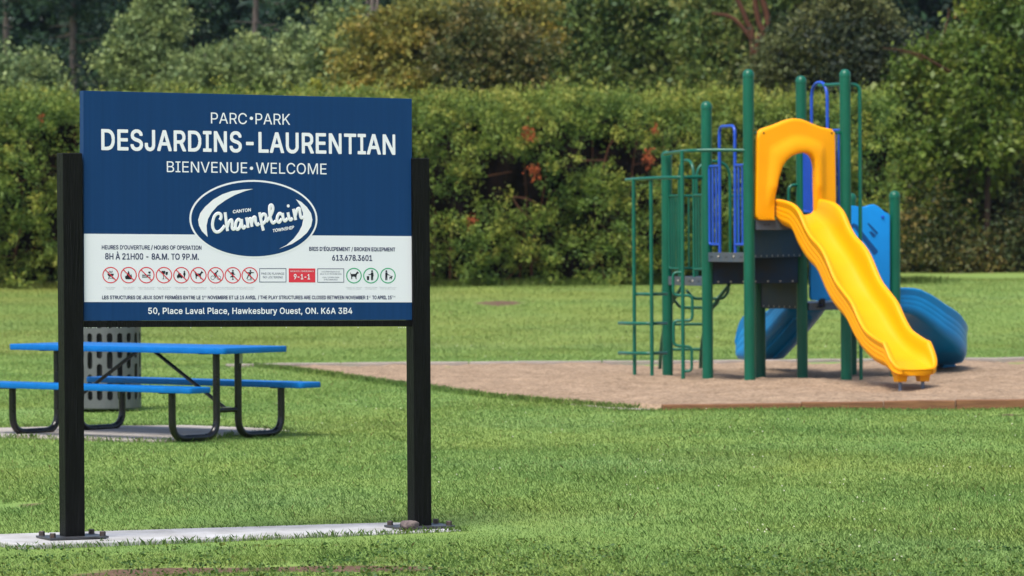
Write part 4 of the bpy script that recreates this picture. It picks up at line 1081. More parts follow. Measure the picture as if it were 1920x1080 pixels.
# ------------------------------------------------------------------ timbers round the sand
def timber(name, A, B, zt, mat_, w=0.07, h=0.16, label="", wob=0.004, group="timbers edging the sand"):
    d = (B - A); L = d.length; d.normalize(); n = Vector((d.y, -d.x, 0))
    m = MB(); k = max(2, int(L / 0.35)); vs_ = []; fs = []
    for i in range(k + 1):
        c = A + d * (L * i / k); o = rnd.uniform(-wob, wob); oz = rnd.uniform(-wob, wob)
        for a_, b_ in ((-1, -1), (1, -1), (1, 1), (-1, 1)): vs_.append(Vector((c.x, c.y, zt - h / 2 + oz)) + n * (a_ * w + o) + SZ * b_ * h / 2)
    for i in range(k):
        for q in range(4): fs.append([i * 4 + q, i * 4 + (q + 1) % 4, i * 4 + 4 + (q + 1) % 4, i * 4 + 4 + q])
    fs += [[0, 1, 2, 3], [4 * k + 3, 4 * k + 2, 4 * k + 1, 4 * k]]
    m.add(vs_, fs); o = m.build(name, mat_, None, bevel=0.008); tag(o, label, "timber", group); return o
n0, n1, n2, n3, n4 = gp(1242, 769), gp(1500, 766), gp(1655, 765), gp(1790, 764.5), gp(2600, 760.5)
timber("timber_edging", n0, n1, 0.052, M["timber_brown"], label="brown timber sunk in the grass at the near left corner of the sand")
timber("timber_edging", n1 + Vector((0.012, 0, 0)), n2, 0.060, M["timber_brown"], label="brown timber edging the sand in front of the yellow slide's exit")
timber("timber_edging", n2 + Vector((0.012, 0, 0)), n3, 0.068, M["timber_brown"], label="brown timber standing proud between the slide exit and the right end beam")
timber("timber_edging", n3 + Vector((0.012, 0.01, 0)), n4, 0.078, M["timber_brown"], label="tallest brown timber of the near sand edge, running out at the right")
w0, w1, w2, w3 = gp(1062, 757), gp(1150, 766), gp(1210, 770), gp(1238, 770)
timber("timber_edging", w0, w1, 0.010, M["timber_grey"], label="grey weathered timber half buried along the slanting left sand edge", w=0.05)
timber("timber_edging", w1 + Vector((0.02, -0.01, 0)), w2, 0.014, M["timber_grey"], label="short grey timber with pale top beside the corner of the sand", w=0.06)
f_ = [(425, 690.5), (640, 687.5), (880, 686), (1130, 684.5), (1420, 682.5), (1660, 680), (2600, 672)]
lab = ["palest thin end of the far edging behind the picnic table", "far pale timber seen under the sign between its two posts", "far pale timber just right of the sign's right post", "far pale timber behind the climbing poles",
       "far pale timber behind the middle green posts and slide", "far pale timber running out behind the curved blue slide"]
for (a, b), l in zip(zip(f_, f_[1:]), lab):
    A, B = gp(*a), gp(*b); B = B - (B - A).normalized() * 0.015
    timber("timber_edging", A, B, 0.052, M["timber_grey"], label=l, w=0.10, h=0.22)
m = MB(); c = gp(763, 724, 0.03)
m.add([c + Vector(v) for v in ((-.04, 0, 0), (0, -.03, .02), (.045, 0, .03), (0, .03, .015))], [(0, 1, 2, 3)])
lf = m.build("fallen_leaf", M["orange_leaf"], recalc=False); tag(lf, "single orange fallen leaf at the grass edge beside the sign's right post", "leaf")
# ------------------------------------------------------------------ foliage
def leaf_cloud(name, pos, dirs, L, W, bough, mat_, parent=None, droop=0.25):
    """one mesh of many pointed leaves: pos/dirs (n,3), L and W lengths (n,)"""
    n = len(pos)
    d = dirs / (np.linalg.norm(dirs, axis=1, keepdims=True) + 1e-9)
    q = RNG.normal(0, 1, (n, 3)); s = np.cross(d, q); s /= (np.linalg.norm(s, axis=1, keepdims=True) + 1e-9)
    nn = np.cross(s, d)
    L = L[:, None]; W = W[:, None]
    v0 = pos; v2 = pos + d * L + np.array([0, 0, -1.0]) * L * droop * 0.5
    mid_ = pos + d * L * 0.45
    v1 = mid_ + s * W * 0.5 + nn * W * 0.12; v3 = mid_ - s * W * 0.5 + nn * W * 0.12
    co = np.stack([v0, v1, v2, v3], 1).reshape(-1, 3)
    me = np_mesh(name, co, np.arange(4 * n).reshape(-1, 4))
    a = me.attributes.new("bough", 'FLOAT', 'FACE'); a.data.foreach_set("value", bough.astype(np.float32))
    return link(name, me, mat_, parent)
def ellipsoid_clumps(c, r, n, shell=0.45, front=None):
    v = RNG.normal(0, 1, (n, 3)); v /= np.linalg.norm(v, axis=1, keepdims=True)
    k = shell + (1 - shell) * RNG.random(n) ** 0.7
    return np.array(c)[None] + v * k[:, None] * np.array(r)[None], v
def split(blobs, k=4):
    out_ = []
    for c, r, nb in blobs:
        m_ = max(1, min(k, nb // 12))
        for _ in range(m_):
            v = RNG.normal(0, 1, 3); v /= np.linalg.norm(v)
            q = 0.45 + 0.40 * RNG.random(3)
            out_.append((tuple(np.array(c) + v * np.array(r) * (0.35 + 0.4 * RNG.random())), tuple(np.array(r) * q), max(6, int(nb * 1.15 / m_))))
    return out_
def foliage(blobs, per, clump_r, leaf, width, up=0.35, outw=0.8, droop=0.25, flat=1.0, shell=0.25):
    """blobs: (centre, radii, number of boughs); every bough is a short branch carrying a spray of leaves"""
    P, Dd, B = [], [], []
    for c, r, nb in split(blobs):
        nb = max(4, int(nb * 0.42)); tone = RNG.random(); per_ = int(per * 2.4)
        cc, v = ellipsoid_clumps(c, r, nb, shell)
        ln = clump_r * (1.3 + 2.2 * RNG.random(nb) ** 1.8)
        bd = v * outw + RNG.normal(0, 0.45, (nb, 3)) + np.array([0, 0, up]); bd /= np.linalg.norm(bd, axis=1, keepdims=True)
        idx = np.repeat(np.arange(nb), per_); n = nb * per_; t = RNG.random(n) ** 0.8
        sag = np.array([0, 0, -1.0])[None] * (t ** 2 * droop * ln[idx])[:, None]
        wid_ = (0.05 + 0.19 * np.sin(np.pi * (0.12 + 0.84 * t))) * ln[idx]
        P.append(cc[idx] - bd[idx] * 0.3 * ln[idx][:, None] + bd[idx] * (t * ln[idx])[:, None] + sag + RNG.normal(0, 1, (n, 3)) * wid_[:, None] * np.array([1, 1, 0.6 * flat]))
        Dd.append(bd[idx] * 0.8 + RNG.normal(0, 0.6, (n, 3)) + np.array([0, 0, -0.2 * droop]))
        B.append(np.clip((0.40 * RNG.random(nb) + 0.25 * tone)[idx] + 0.55 * t - 0.15, 0, 1))
    P, Dd, B = np.concatenate(P), np.concatenate(Dd), np.concatenate(B)
    n = len(P)
    q_ = 0.55 + 1.5 * RNG.random(n) ** 2.5
    return P, Dd, leaf * q_, width * q_ * (0.7 + 0.6 * RNG.random(n)), B
def tree(name, label, cat, base, trunks, blobs, mat_, bark, per=60, clump_r=0.45, leaf=0.16, width=0.09, group=None, limbs=True, plumes=False, **kw):
    t = thing(name, label, cat, base, 0, group)
    P, Dd, Ls, Ws, B = foliage(blobs, per, clump_r, leaf, width, **kw)
    if plumes:                               # leader shoots carrying leaves to their tips
        for pts, r0, r1 in trunks:
            q = smooth_path(pts, 10); k = len(q)
            for i_ in range(int(k * 0.45), k):
                f_ = (i_ - k * 0.45) / (k * 0.55); nn_ = 34
                o = np.array(q[i_]); rr_ = 0.46 * (1 - f_) + 0.05
                dv = RNG.normal(0, 1, (nn_, 3)); P = np.concatenate([P, o + dv * rr_ * 0.6]); Dd = np.concatenate([Dd, dv * 0.6 + np.array([0, 0, 0.7])])
                Ls = np.concatenate([Ls, leaf * (0.6 + 0.8 * RNG.random(nn_))]); Ws = np.concatenate([Ws, width * (0.6 + 0.8 * RNG.random(nn_))]); B = np.concatenate([B, np.full(nn_, 0.35 + 0.55 * RNG.random())])
    leaf_cloud("crown", P, Dd, Ls, Ws, B, mat_, t)
    for pts, r0, r1 in trunks:
        pts = smooth_path(pts, 5); k = len(pts)
        m = MB(); m.tube(pts, [r0 + (r1 - r0) * i / (k - 1) for i in range(k)], 9)
        if limbs:
            for c, r, nb in blobs[:6]:
                a = pts[int(k * rnd.uniform(0.35, 0.8))]; b = Vector(c); mid_ = (a + b) / 2 + Vector((0, 0, 0.12 * (b - a).length))
                m.tube(smooth_path([a, mid_, b], 4), [max(r1, 0.02) * (1.0 - 0.07 * i) for i in range(9)], 6)
        m.build("trunk", bark, t, autosmooth=60)
    return t
def px_blob(px, py, rx, ry, Y, n, depth=1.0):
    c = at(px, py, Y); s = Y / FPX
    return ((c.x, c.y, c.z), (rx * s, rx * s * depth, ry * s), n)
def gpt(px, Y):
    p = at(px, 500, Y); return Vector((p.x, p.y, float(ground_z(p.x, p.y))))

# --- clipped cedar hedge
HY = 85.0
def hedge(label, x0px, x1px, top_px, gaps, seed):
    rg = np.random.default_rng(seed)
    xa, xb = at(x0px, 400, HY).x, at(x1px, 400, HY).x
    bx = (xa + xb) / 2
    h = thing("cedar_hedge", label, "hedge", (bx, HY, float(ground_z(bx, HY))), 0, "clipped cedar hedge along the lawn")
    Lx = xb - xa
    pxs = np.array([p[0] for p in top_px], float); pys = np.array([p[1] for p in top_px], float)
    txs = np.array([at(a, b, HY).x for a, b in top_px]); tzs = np.array([at(a, b, HY).z for a, b in top_px])
    P, Dd, Ls, Ws, B = [], [], [], [], []
    def surf(x, v):
        """v 0..1 front face foot to shoulder, 1..1.5 over the top; returns point and outward normal"""
        zt = np.interp(x, txs, tzs); zb = 0.50
        bulge = 0.30 * np.sin(x * 1.9 + 0.6) * np.sin(v * 5.0 + x * 0.7) + 0.22 * np.sin(x * 4.3 + v * 9.0) + 0.13 * np.sin(x * 9.1 - v * 13)
        y = np.where(v < 0.86, HY - 0.9 - 0.35 * np.sin(np.clip(v / 0.86, 0, 1) * math.pi) , HY - 0.9 + (v - 0.86) * 3.6)
        z = np.where(v < 0.86, zb + (zt - zb) * (v / 0.86) * 0.93, zb + (zt - zb) * (0.93 + 0.07 * np.sin(np.clip((v - 0.86) / 0.5, 0, 1) * math.pi / 2)))
        ny = np.where(v < 0.80, -1.0, -np.cos(np.clip((v - 0.80) / 0.35, 0, 1) * math.pi / 2)); nz = np.where(v < 0.80, 0.12, np.sin(np.clip((v - 0.80) / 0.35, 0, 1) * math.pi / 2))
        return np.stack([x, y + bulge * np.minimum(1, np.abs(ny)), z], 1), np.stack([0 * x, ny, nz], 1)
    ncl = int(Lx * 150)
    x = xa + Lx * rg.random(ncl); v = rg.random(ncl) ** 0.9 * 1.35
    c, nr = surf(x, v)
    # boughs grow in mounds: proud and lit above, hollow and dark below
    nm = int(Lx * 7); mc = np.stack([xa + Lx * rg.random(nm), 4.4 * rg.random(nm) + 0.3], 1)
    vv = np.where(v < 0.86, c[:, 2], c[:, 2] + (v - 0.86) * 3.0)
    dx = (c[:, 0][:, None] - mc[None, :, 0]); dz = (vv[:, None] - mc[None, :, 1]); d2 = dx ** 2 + (dz * 1.15) ** 2
    near = d2.argmin(1); ii = np.arange(ncl); dn = np.sqrt(d2[ii, near]); Rm = 0.60
    rise = np.sqrt(np.clip(1 - (dn / Rm) ** 2, 0, 1))
    c = c + nr * ((0.72 * rise - 0.34) * np.where(v > 0.8, 0.45, 1.0))[:, None]
    lean = np.stack([dx[ii, near], 0 * x, dz[ii, near]], 1) / Rm
    nr = nr + lean * 1.1; nr /= np.linalg.norm(nr, axis=1, keepdims=True)
    # photo gaps where the bare inside shows
    keep = np.ones(ncl, bool)
    for gx, gy, rx, ry in gaps:
        g = at(gx, gy, HY - 1); s = HY / FPX
        dd = ((c[:, 0] - g.x) / (rx * s)) ** 2 + ((c[:, 2] - g.z) / (ry * s)) ** 2
        keep &= ~((dd < 1.0) & (c[:, 1] < HY + 0.3))
    # small random gaps
    gn = np.sin(c[:, 0] * 5.1 + 2) * np.sin(c[:, 2] * 4.3 + c[:, 0] * 1.3) + 0.6 * np.sin(c[:, 0] * 11 + c[:, 2] * 7)
    keep &= ~((gn > 0.85) & (v < 0.85) & (rg.random(ncl) < 0.8))
    c, nr = c[keep], nr[keep]; ncl = len(c)
    per = 84
    idx = np.repeat(np.arange(ncl), per); n = len(idx)
    sc = (0.55 + 0.9 * rg.random(ncl))
    # each bough is a small fan of sprays leaning outward, drooping or rising
    bd = nr * 0.9 + rg.normal(0, 0.5, (ncl, 3)) + np.array([0, 0, 0.30]); bd /= np.linalg.norm(bd, axis=1, keepdims=True)
    t = rg.random(n)
    off = bd[idx] * (t * 0.42 * sc[idx])[:, None] + rg.normal(0, 1, (n, 3)) * (0.055 + 0.075 * (1 - t))[:, None] * sc[idx][:, None]
    pos = c[idx] - nr[idx] * 0.18 + off
    dr = bd[idx] * 0.9 + rg.normal(0, 0.55, (n, 3))
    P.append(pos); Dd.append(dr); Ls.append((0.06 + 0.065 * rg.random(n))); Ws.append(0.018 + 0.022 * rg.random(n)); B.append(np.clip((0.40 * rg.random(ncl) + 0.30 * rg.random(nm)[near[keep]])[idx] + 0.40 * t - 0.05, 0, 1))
    # leader shoots along the top
    nl = int(Lx * 9)
    for i in range(nl):
        xx = xa + Lx * rg.random(); hgt = 0.12 + 0.42 * rg.random() ** 2.5
        zt = np.interp(xx, txs, tzs) - 0.15; yy = HY - 0.6 + rg.random() * 1.2
        k = 26; tt = rg.random(k)
        P.append(np.stack([xx + rg.normal(0, .03 + .07 * (1 - tt), k), yy + rg.normal(0, .03 + .07 * (1 - tt), k), zt + tt * (hgt + 0.15)], 1))
        Dd.append(rg.normal(0, 0.5, (k, 3)) + np.array([0, 0, 0.9])); Ls.append(0.06 + 0.06 * rg.random(k)); Ws.append(0.02 + 0.015 * rg.random(k)); B.append(np.full(k, 0.5 + 0.5 * rg.random()))
    P, Dd, Ls, Ws, B = map(np.concatenate, (P, Dd, Ls, Ws, B))
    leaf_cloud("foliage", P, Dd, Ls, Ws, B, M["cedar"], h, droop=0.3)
    # dense twiggy inside, a near-black sheet with the hedge's inner shade in its colour
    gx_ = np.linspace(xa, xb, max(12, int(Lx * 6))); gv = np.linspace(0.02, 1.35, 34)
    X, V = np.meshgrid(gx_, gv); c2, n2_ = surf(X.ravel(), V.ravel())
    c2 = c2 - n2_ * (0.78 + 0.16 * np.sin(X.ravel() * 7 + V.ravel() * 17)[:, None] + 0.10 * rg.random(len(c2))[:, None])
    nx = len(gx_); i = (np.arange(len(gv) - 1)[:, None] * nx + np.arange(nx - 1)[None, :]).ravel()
    link("interior", np_mesh("interior", c2, np.stack([i, i + 1, i + nx + 1, i + nx], 1)), M["twig_shade"], h, smooth=True)
    # stems and bare branches showing in the gaps
    for k in range(int(Lx * 1.1)):
        xx = xa + Lx * (k + rg.random()) / int(Lx * 1.1); m = MB()
        z0 = float(ground_z(xx, HY)); y0 = HY - 0.55 - 0.25 * rg.random()
        pts = [Vector((xx, y0, z0 - 0.1))]
        for j in range(4): pts.append(pts[-1] + Vector((rg.normal(0, .12), rg.normal(0, .05), 0.85)))
        m.tube(smooth_path(pts, 4), [0.035 - 0.0015 * q for q in range(17)], 7)
        for j in range(7):
            a = pts[rg.integers(1, 4)]; a = a + Vector((0, 0, rg.normal(0, .25))); e = a + Vector((rg.normal(0, .45), -0.25 - 0.3 * rg.random(), rg.normal(0.1, .3)))
            m.tube(smooth_path([a, (a + e) / 2 + Vector((0, 0, rg.normal(0, .08))), e], 4), [0.015 - 0.0012 * q for q in range(9)], 5)
        m.build("stem", M["bark_red"], h, autosmooth=60)
    return h
def dead_spray(parent, px, py, r, n, Y=HY - 1.62):
    c = at(px, py, Y); k = n
    P = np.array(c)[None] + RNG.normal(0, 1, (k, 3)) * np.array([r * .5, r * .3, r * .75])
    leaf_cloud("dead_spray", P, RNG.normal(0, .5, (k, 3)) + np.array([0, -.3, -.6]), 0.08 + 0.06 * RNG.random(k), 0.02 + 0.015 * RNG.random(k), RNG.random(k), M["dead"], parent)
hL = hedge("dense shaded stretch of cedar hedge left of the sign's left post", -260, 165, [(-260, 182), (0, 186), (60, 183), (110, 187), (165, 188)], [(40, 330, 26, 18), (95, 300, 18, 30)], 3)
hM = hedge("long cedar hedge with dark gaps and dead orange sprays between sign and play structure", 165, 1660, [(165, 190), (300, 185), (500, 186), (640, 182), (700, 187), (780, 192), (860, 188), (960, 184), (1060, 180), (1130, 176), (1200, 186), (1260, 190), (1330, 194), (1420, 190), (1500, 190), (1580, 196), (1660, 205)],
           [(955, 338, 56, 40), (1118, 284, 80, 27), (1188, 306, 56, 24), (852, 388, 42, 34), (1065, 505, 40, 16), (1000, 374, 58, 20), (825, 470, 34, 18)], 4)
dead_spray(hM, 990, 248, 0.14, 90); dead_spray(hM, 1001, 320, 0.13, 70); dead_spray(hM, 885, 412, 0.10, 50); dead_spray(hM, 1216, 294, 0.13, 70); dead_spray(hM, 1228, 240, 0.05, 40); dead_spray(hM, 795, 440, 0.06, 30); dead_spray(hL, 76, 220, 0.05, 24)
m = MB()
for a, b, c in (((950, 368), (985, 372), (1008, 382)), ((962, 372), (975, 392), (1000, 414)), ((915, 330), (935, 326), (960, 322)), ((1065, 290), (1090, 300), (1140, 300)), ((1130, 320), (1140, 280), (1150, 262)), ((1205, 310), (1214, 285), (1222, 280))):
    m = MB(); m.tube(smooth_path([at(*a, HY - 1.35), at(*b, HY - 1.45), at(*c, HY - 1.40)], 5), [0.020 - 0.001 * q for q in range(11)], 6)
    m.build("bare_branch", M["bark_red"], hM, autosmooth=60)

# --- young pale trees behind the hedge, left
def multi(px, Y, tops, r0=0.07):
    b = gpt(px, Y); out_ = []
    for tx, ty in tops:
        e = at(tx, ty, Y); mid_ = (b + e) / 2 + Vector((rnd.uniform(-.25, .25), rnd.uniform(-.2, .2), 0)); out_.append(([b - SZ * 0.2, mid_, e], r0, 0.015))
    return out_, (b.x, b.y, b.z)
SAP = "young pale trees behind the hedge"
def sapling(label, px, Y, tops, blobs, mat_=None, **kw):
    tr, b = multi(px, Y, tops)
    kw.setdefault("per", 70); kw.setdefault("clump_r", 0.40); kw.setdefault("leaf", 0.085); kw.setdefault("width", 0.052); kw.setdefault("plumes", True)
    tree("young_tree", label, "tree", b, tr, [px_blob(q[0], q[1] + 6, q[2] * 0.70, q[3] * 0.80, Y, q[4]) for q in blobs], mat_ or M["sapling"], M["bark_grey"], group=SAP, up=0.5, **kw)
sapling("pale green bushy young tree above the hedge at the far left edge", 10, 103, [(8, 110), (-15, 120)], [(5, 155, 26, 45, 60), (-30, 150, 30, 50, 40)])
sapling("pale green bushy young tree with pointed tip left of the sign", 68, 104, [(66, 105), (50, 125), (92, 140)], [(66, 130, 17, 30, 34), (45, 150, 24, 30, 40), (80, 155, 26, 30, 44), (60, 178, 45, 25, 60)])
sapling("tall loose willow-like young tree rising above the sign's left half", 262, 108, [(300, -20), (262, 20), (240, 60), (295, 60)], [(290, 10, 40, 45, 90), (305, 45, 22, 40, 50), (255, 70, 38, 45, 90), (240, 115, 38, 45, 80), (285, 110, 40, 50, 90), (262, 155, 60, 35, 110)])
sapling("low pale shrubby tree just right of the willow-like tree", 365, 107, [(350, 110), (385, 100)], [(350, 145, 30, 38, 60), (388, 130, 22, 40, 50), (340, 175, 50, 22, 60)])
sapling("broad pale young tree with three pointed tips over the middle of the sign", 445, 108, [(440, 80), (475, 75), (415, 100)], [(440, 100, 18, 32, 40), (474, 92, 14, 26, 34), (420, 130, 34, 36, 70), (470, 125, 32, 38, 70), (445, 160, 60, 32, 110), (495, 150, 18, 30, 36)])
sapling("slender sparse young tree with one pale bare stem over the sign", 541, 109, [(552, 50), (535, 90)], [(553, 65, 8, 20, 16), (540, 105, 22, 28, 34), (520, 125, 18, 24, 26), (560, 130, 20, 30, 30)])
sapling("tall bright young tree over the sign's right half", 640, 106, [(640, 30), (660, 20), (610, 60)], [(655, 40, 18, 36, 44), (625, 65, 24, 38, 60), (598, 100, 24, 44, 60), (645, 95, 38, 46, 100), (610, 145, 42, 38, 90), (665, 145, 34, 36, 70)])
tree("golden_shrub", "small yellow-green shrub peeping over the top edge of the sign", "shrub", tuple(gpt(588, 90)), [([gpt(588, 90), at(588, 175, 90)], 0.03, 0.01)], [px_blob(588, 171, 9, 10, 90, 20)], leaf_mat("golden_leaves", [(0.16, 0.19, 0.015), (0.24, 0.24, 0.02)], 0.3), M["bark_grey"], per=30, clump_r=0.15, leaf=0.08, width=0.05, limbs=False)
# --- yellowing shrubs, middle
SH = "yellowing shrubs behind the hedge"
def shrub(label, px, Y, tops, blobs, mat_, bark=None, name="tall_shrub", group=SH, **kw):
    tr, b = multi(px, Y, tops, 0.06)
    kw.setdefault("per", 75); kw.setdefault("clump_r", 0.45); kw.setdefault("leaf", 0.09); kw.setdefault("width", 0.052)
    tree(name, label, "shrub" if "shrub" in name else "tree", b, tr, [px_blob(*q[:4], Y, q[4]) for q in blobs], mat_, bark or M["bark_grey"], group=group, **kw)
shrub("yellowing shrub rising over the top right corner of the sign", 730, 99, [(720, 60), (760, 30), (690, 90)], [(760, 45, 40, 40, 90), (710, 85, 34, 40, 80), (690, 140, 34, 40, 70), (770, 100, 40, 50, 90), (735, 150, 50, 32, 90)], M["dogwood"])
shrub("golden brown shrub with a slanting bare stem right of the sign", 800, 100, [(785, 50), (815, 70), (800, 20)], [(800, 60, 34, 40, 70), (850, 30, 44, 36, 80), (795, 125, 30, 40, 60), (840, 150, 40, 34, 70)], M["dogwood"])
shrub("dense dark olive shrub behind the hedge between sign and play structure", 910, 98, [(900, 60), (930, 80), (870, 90)], [(890, 62, 26, 34, 60), (925, 88, 36, 30, 80), (865, 120, 34, 40, 80), (950, 130, 40, 30, 80), (890, 150, 50, 30, 90), (985, 150, 40, 30, 70), (915, 125, 30, 30, 60), (1000, 110, 30, 30, 50)], M["oak_dark"])
shrub("tall mottled green shrub crowned with yellow leaves at the top centre", 930, 106, [(930, -10), (980, 10)], [(930, 15, 60, 40, 110), (985, 40, 40, 40, 80), (870, 0, 50, 34, 80)], M["dogwood"])
# --- big trees, centre and right
BT = "large trees behind the hedge"
tr = [([gpt(1180, 112), at(1175, 100, 112), at(1165, -60, 112)], 0.22, 0.10), ([gpt(1180, 112) + SZ * 2, at(1110, 60, 112), at(1060, -20, 111)], 0.12, 0.05)]
tree("broad_tree", "wide dark green tree with drooping boughs at the top centre", "tree", tuple(gpt(1180, 112)), tr,
     [px_blob(*q[:4], 110, q[4]) for q in ((1060, 30, 60, 50, 140), (1150, 10, 70, 50, 150), (1240, 40, 70, 50, 150), (1090, 95, 70, 40, 130), (1180, 105, 70, 44, 130), (1270, 110, 60, 46, 120), (1060, 150, 70, 34, 110), (1160, 160, 80, 30, 120), (1290, 165, 60, 30, 90), (1330, 60, 40, 60, 90))],
     M["oak"], M["bark_dark"], group=BT, per=80, clump_r=0.60, leaf=0.105, width=0.06, droop=0.5)
tr = [([gpt(1425, 104), at(1418, 110, 104), at(1440, 40, 104), at(1405, -60, 104)], 0.11, 0.07), ([gpt(1420, 104), at(1412, 105, 104), at(1400, 40, 104), at(1360, -50, 104)], 0.09, 0.06), ([at(1432, 70, 104), at(1418, 20, 104), at(1412, -50, 104)], 0.09, 0.06), ([at(1415, 80, 104), at(1375, 35, 104), at(1335, 25, 104)], 0.08, 0.03)]
tree("forked_tree", "tree with forked red-brown trunks behind the tallest green post", "tree", tuple(gpt(1422, 104)), tr,
     [px_blob(*q[:4], 107, q[4]) for q in ((1380, 110, 40, 40, 80), (1340, 10, 40, 40, 60), (1345, 120, 40, 50, 80), (1450, 140, 50, 40, 80), (1360, 170, 60, 30, 80), (1395, 45, 26, 30, 24), (1445, 95, 30, 26, 30), (1440, 10, 30, 24, 24))], M["oak"], M["bark_red"], group=BT, per=75, clump_r=0.50, leaf=0.10, width=0.058, limbs=False)
for px, top_, lab_, r in ((1453, -60, "straight red-brown tree trunk right of the forked tree", 0.11), (1490, -60, "dark leaning tree trunk behind the blue hoop", 0.13), (1526, -60, "dark tree trunk in the shade right of the leaning one", 0.14)):
    b = gpt(px, 108)
    tree("woodland_tree", lab_, "tree", tuple(b), [([b - SZ * .2, at(px + 4, 120, 108), at(px - 2, top_, 108)], r, r * 0.8)], [px_blob(px, -60, 50, 40, 108, 40)], M["oak"], M["bark_red"] if px < 1460 else M["bark_dark"], group=BT, per=40, limbs=False)
shrub("dull olive hazel thicket behind the yellow slide hood", 1560, 100, [(1540, 60), (1590, 50), (1500, 90), (1620, 60)], [(1500, 100, 44, 50, 110), (1560, 70, 56, 56, 150), (1620, 60, 50, 60, 120), (1540, 140, 70, 44, 150), (1610, 130, 50, 50, 110), (1450, 150, 44, 40, 90), (1600, 10, 60, 40, 100)], M["olive"], name="hazel_shrub", group=BT)
shrub("bright green maple hanging low to the right of the fire pole", 1700, 97, [(1690, 200), (1740, 60), (1780, 20)], [(1680, 200, 50, 40, 70), (1740, 150, 60, 50, 90), (1700, 260, 60, 50, 80), (1790, 80, 60, 60, 100), (1760, 250, 60, 50, 80), (1720, 340, 50, 44, 60), (1640, 250, 40, 40, 50), (1660, 330, 40, 50, 50), (1760, 390, 40, 44, 44), (1720, 430, 40, 34, 36)], M["maple"], M["bark_red"], name="maple_tree", group=BT, per=75, clump_r=0.52, leaf=0.105, width=0.062, droop=0.7, shell=0.35)
shrub("tall bright maple at the upper right corner", 1850, 96, [(1840, 40), (1890, 60)], [(1850, 90, 60, 60, 100), (1900, 160, 40, 60, 70), (1840, 190, 50, 50, 80), (1890, 20, 50, 40, 60), (1870, 260, 50, 34, 60)], M["maple"], M["bark_dark"], name="maple_tree", group=BT, per=75, clump_r=0.52, leaf=0.105, width=0.062, droop=0.7, shell=0.35)
shrub("rusty drooping boughs of a shrub at the lower right edge of the picture", 1880, 99.5, [(1850, 300), (1900, 300)], [(1838, 318, 26, 34, 40), (1880, 300, 34, 26, 50), (1915, 345, 26, 40, 50), (1850, 372, 30, 26, 36), (1900, 395, 30, 22, 36), (1870, 345, 30, 26, 40), (1940, 300, 30, 60, 50), (1915, 440, 20, 30, 20)], M["rust"], M["bark_dark"], name="rusty_shrub", group=BT, droop=0.6, shell=0.5)
shrub("orange-brown tree crown in the top right corner", 1900, 101, [(1890, -20), (1920, 10)], [(1895, 5, 40, 40, 70), (1920, 60, 30, 40, 50)], leaf_mat("orange_leaves", [(0.08, 0.06, 0.015), (0.20, 0.10, 0.02), (0.26, 0.11, 0.02)], 0.3), M["bark_dark"], name="autumn_tree", group=BT)
# --- dark conifers, upper left
PN = "dark conifers in the shade at the upper left"
def conifer(label, px, Y, wpx, n=150, bare=0.0, top=-330):
    b = gpt(px, Y); H = at(px, top, Y).z - b.z; s = Y / FPX; R = wpx * s
    t = thing("conifer", label, "tree", tuple(b), 0, PN)
    m = MB(); m.tube([b - SZ * .2, b + SZ * H * .5 + Vector((rnd.uniform(-.2, .2), 0, 0)), b + SZ * H], [0.16, 0.11, 0.02], 9)
    P, Dd, Ls, B = [], [], [], []
    for i in range(n):
        k = RNG.random() ** 0.9; z = b.z + H * (0.10 + 0.9 * k); a = RNG.random() * 2 * math.pi
        L_ = R * (1.0 - 0.45 * k) * (0.55 + 0.6 * RNG.random())
        d = np.array([math.cos(a), math.sin(a), 0.10 - 0.25 * RNG.random()])
        o = np.array([b.x, b.y, z])
        if i % 3 == 0:
            m.tube([Vector(o), Vector(o + d * L_ * .95)], [0.025, 0.006], 5)
        if z < b.z + H * bare and RNG.random() < 0.86: continue
        q = 75; tt = 0.2 + 0.8 * RNG.random(q)
        P.append(o + d * L_ * tt[:, None] + RNG.normal(0, 1, (q, 3)) * np.array([.22, .22, .08]) * (0.5 + tt)[:, None])
        Dd.append(d * 0.7 + RNG.normal(0, .6, (q, 3)) + np.array([0, 0, 0.1])); Ls.append(0.12 + 0.12 * RNG.random(q)); B.append(np.full(q, RNG.random()))
    P, Dd, Ls, B = map(np.concatenate, (P, Dd, Ls, B))
    m.build("trunk", M["bark_grey"] if bare else M["bark_dark"], t, autosmooth=60)
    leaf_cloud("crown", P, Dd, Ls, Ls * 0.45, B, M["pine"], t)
conifer("conifer with a thin bare trunk at the far left edge", 16, 121, 90, 130, 0.60)
conifer("conifer with a bare lower trunk between the far left edge and the willow-like tree", 140, 124, 110, 170, 0.56)
conifer("full dark conifer behind the willow-like young tree", 215, 132, 120, 220)
conifer("full dark conifer between the two palest young trees", 360, 130, 120, 220)
conifer("conifer with a stout bare trunk and forked dead branch above the sign's middle", 493, 122, 110, 150, 0.62)
conifer("dark conifer right of the stout bare trunk", 590, 134, 120, 200)
conifer("dark conifer above the sign's right corner behind the bare pale stems", 690, 136, 120, 200, 0.55)
conifer("dim conifer behind the yellowing shrubs", 800, 140, 130, 200)
conifer("second dim conifer behind the yellowing shrubs, right of the first", 940, 142, 130, 190)
conifer("dim conifer behind the wide dark green tree", 1090, 140, 130, 190)
conifer("leftmost conifer, mostly outside the picture", -90, 126, 110, 150)
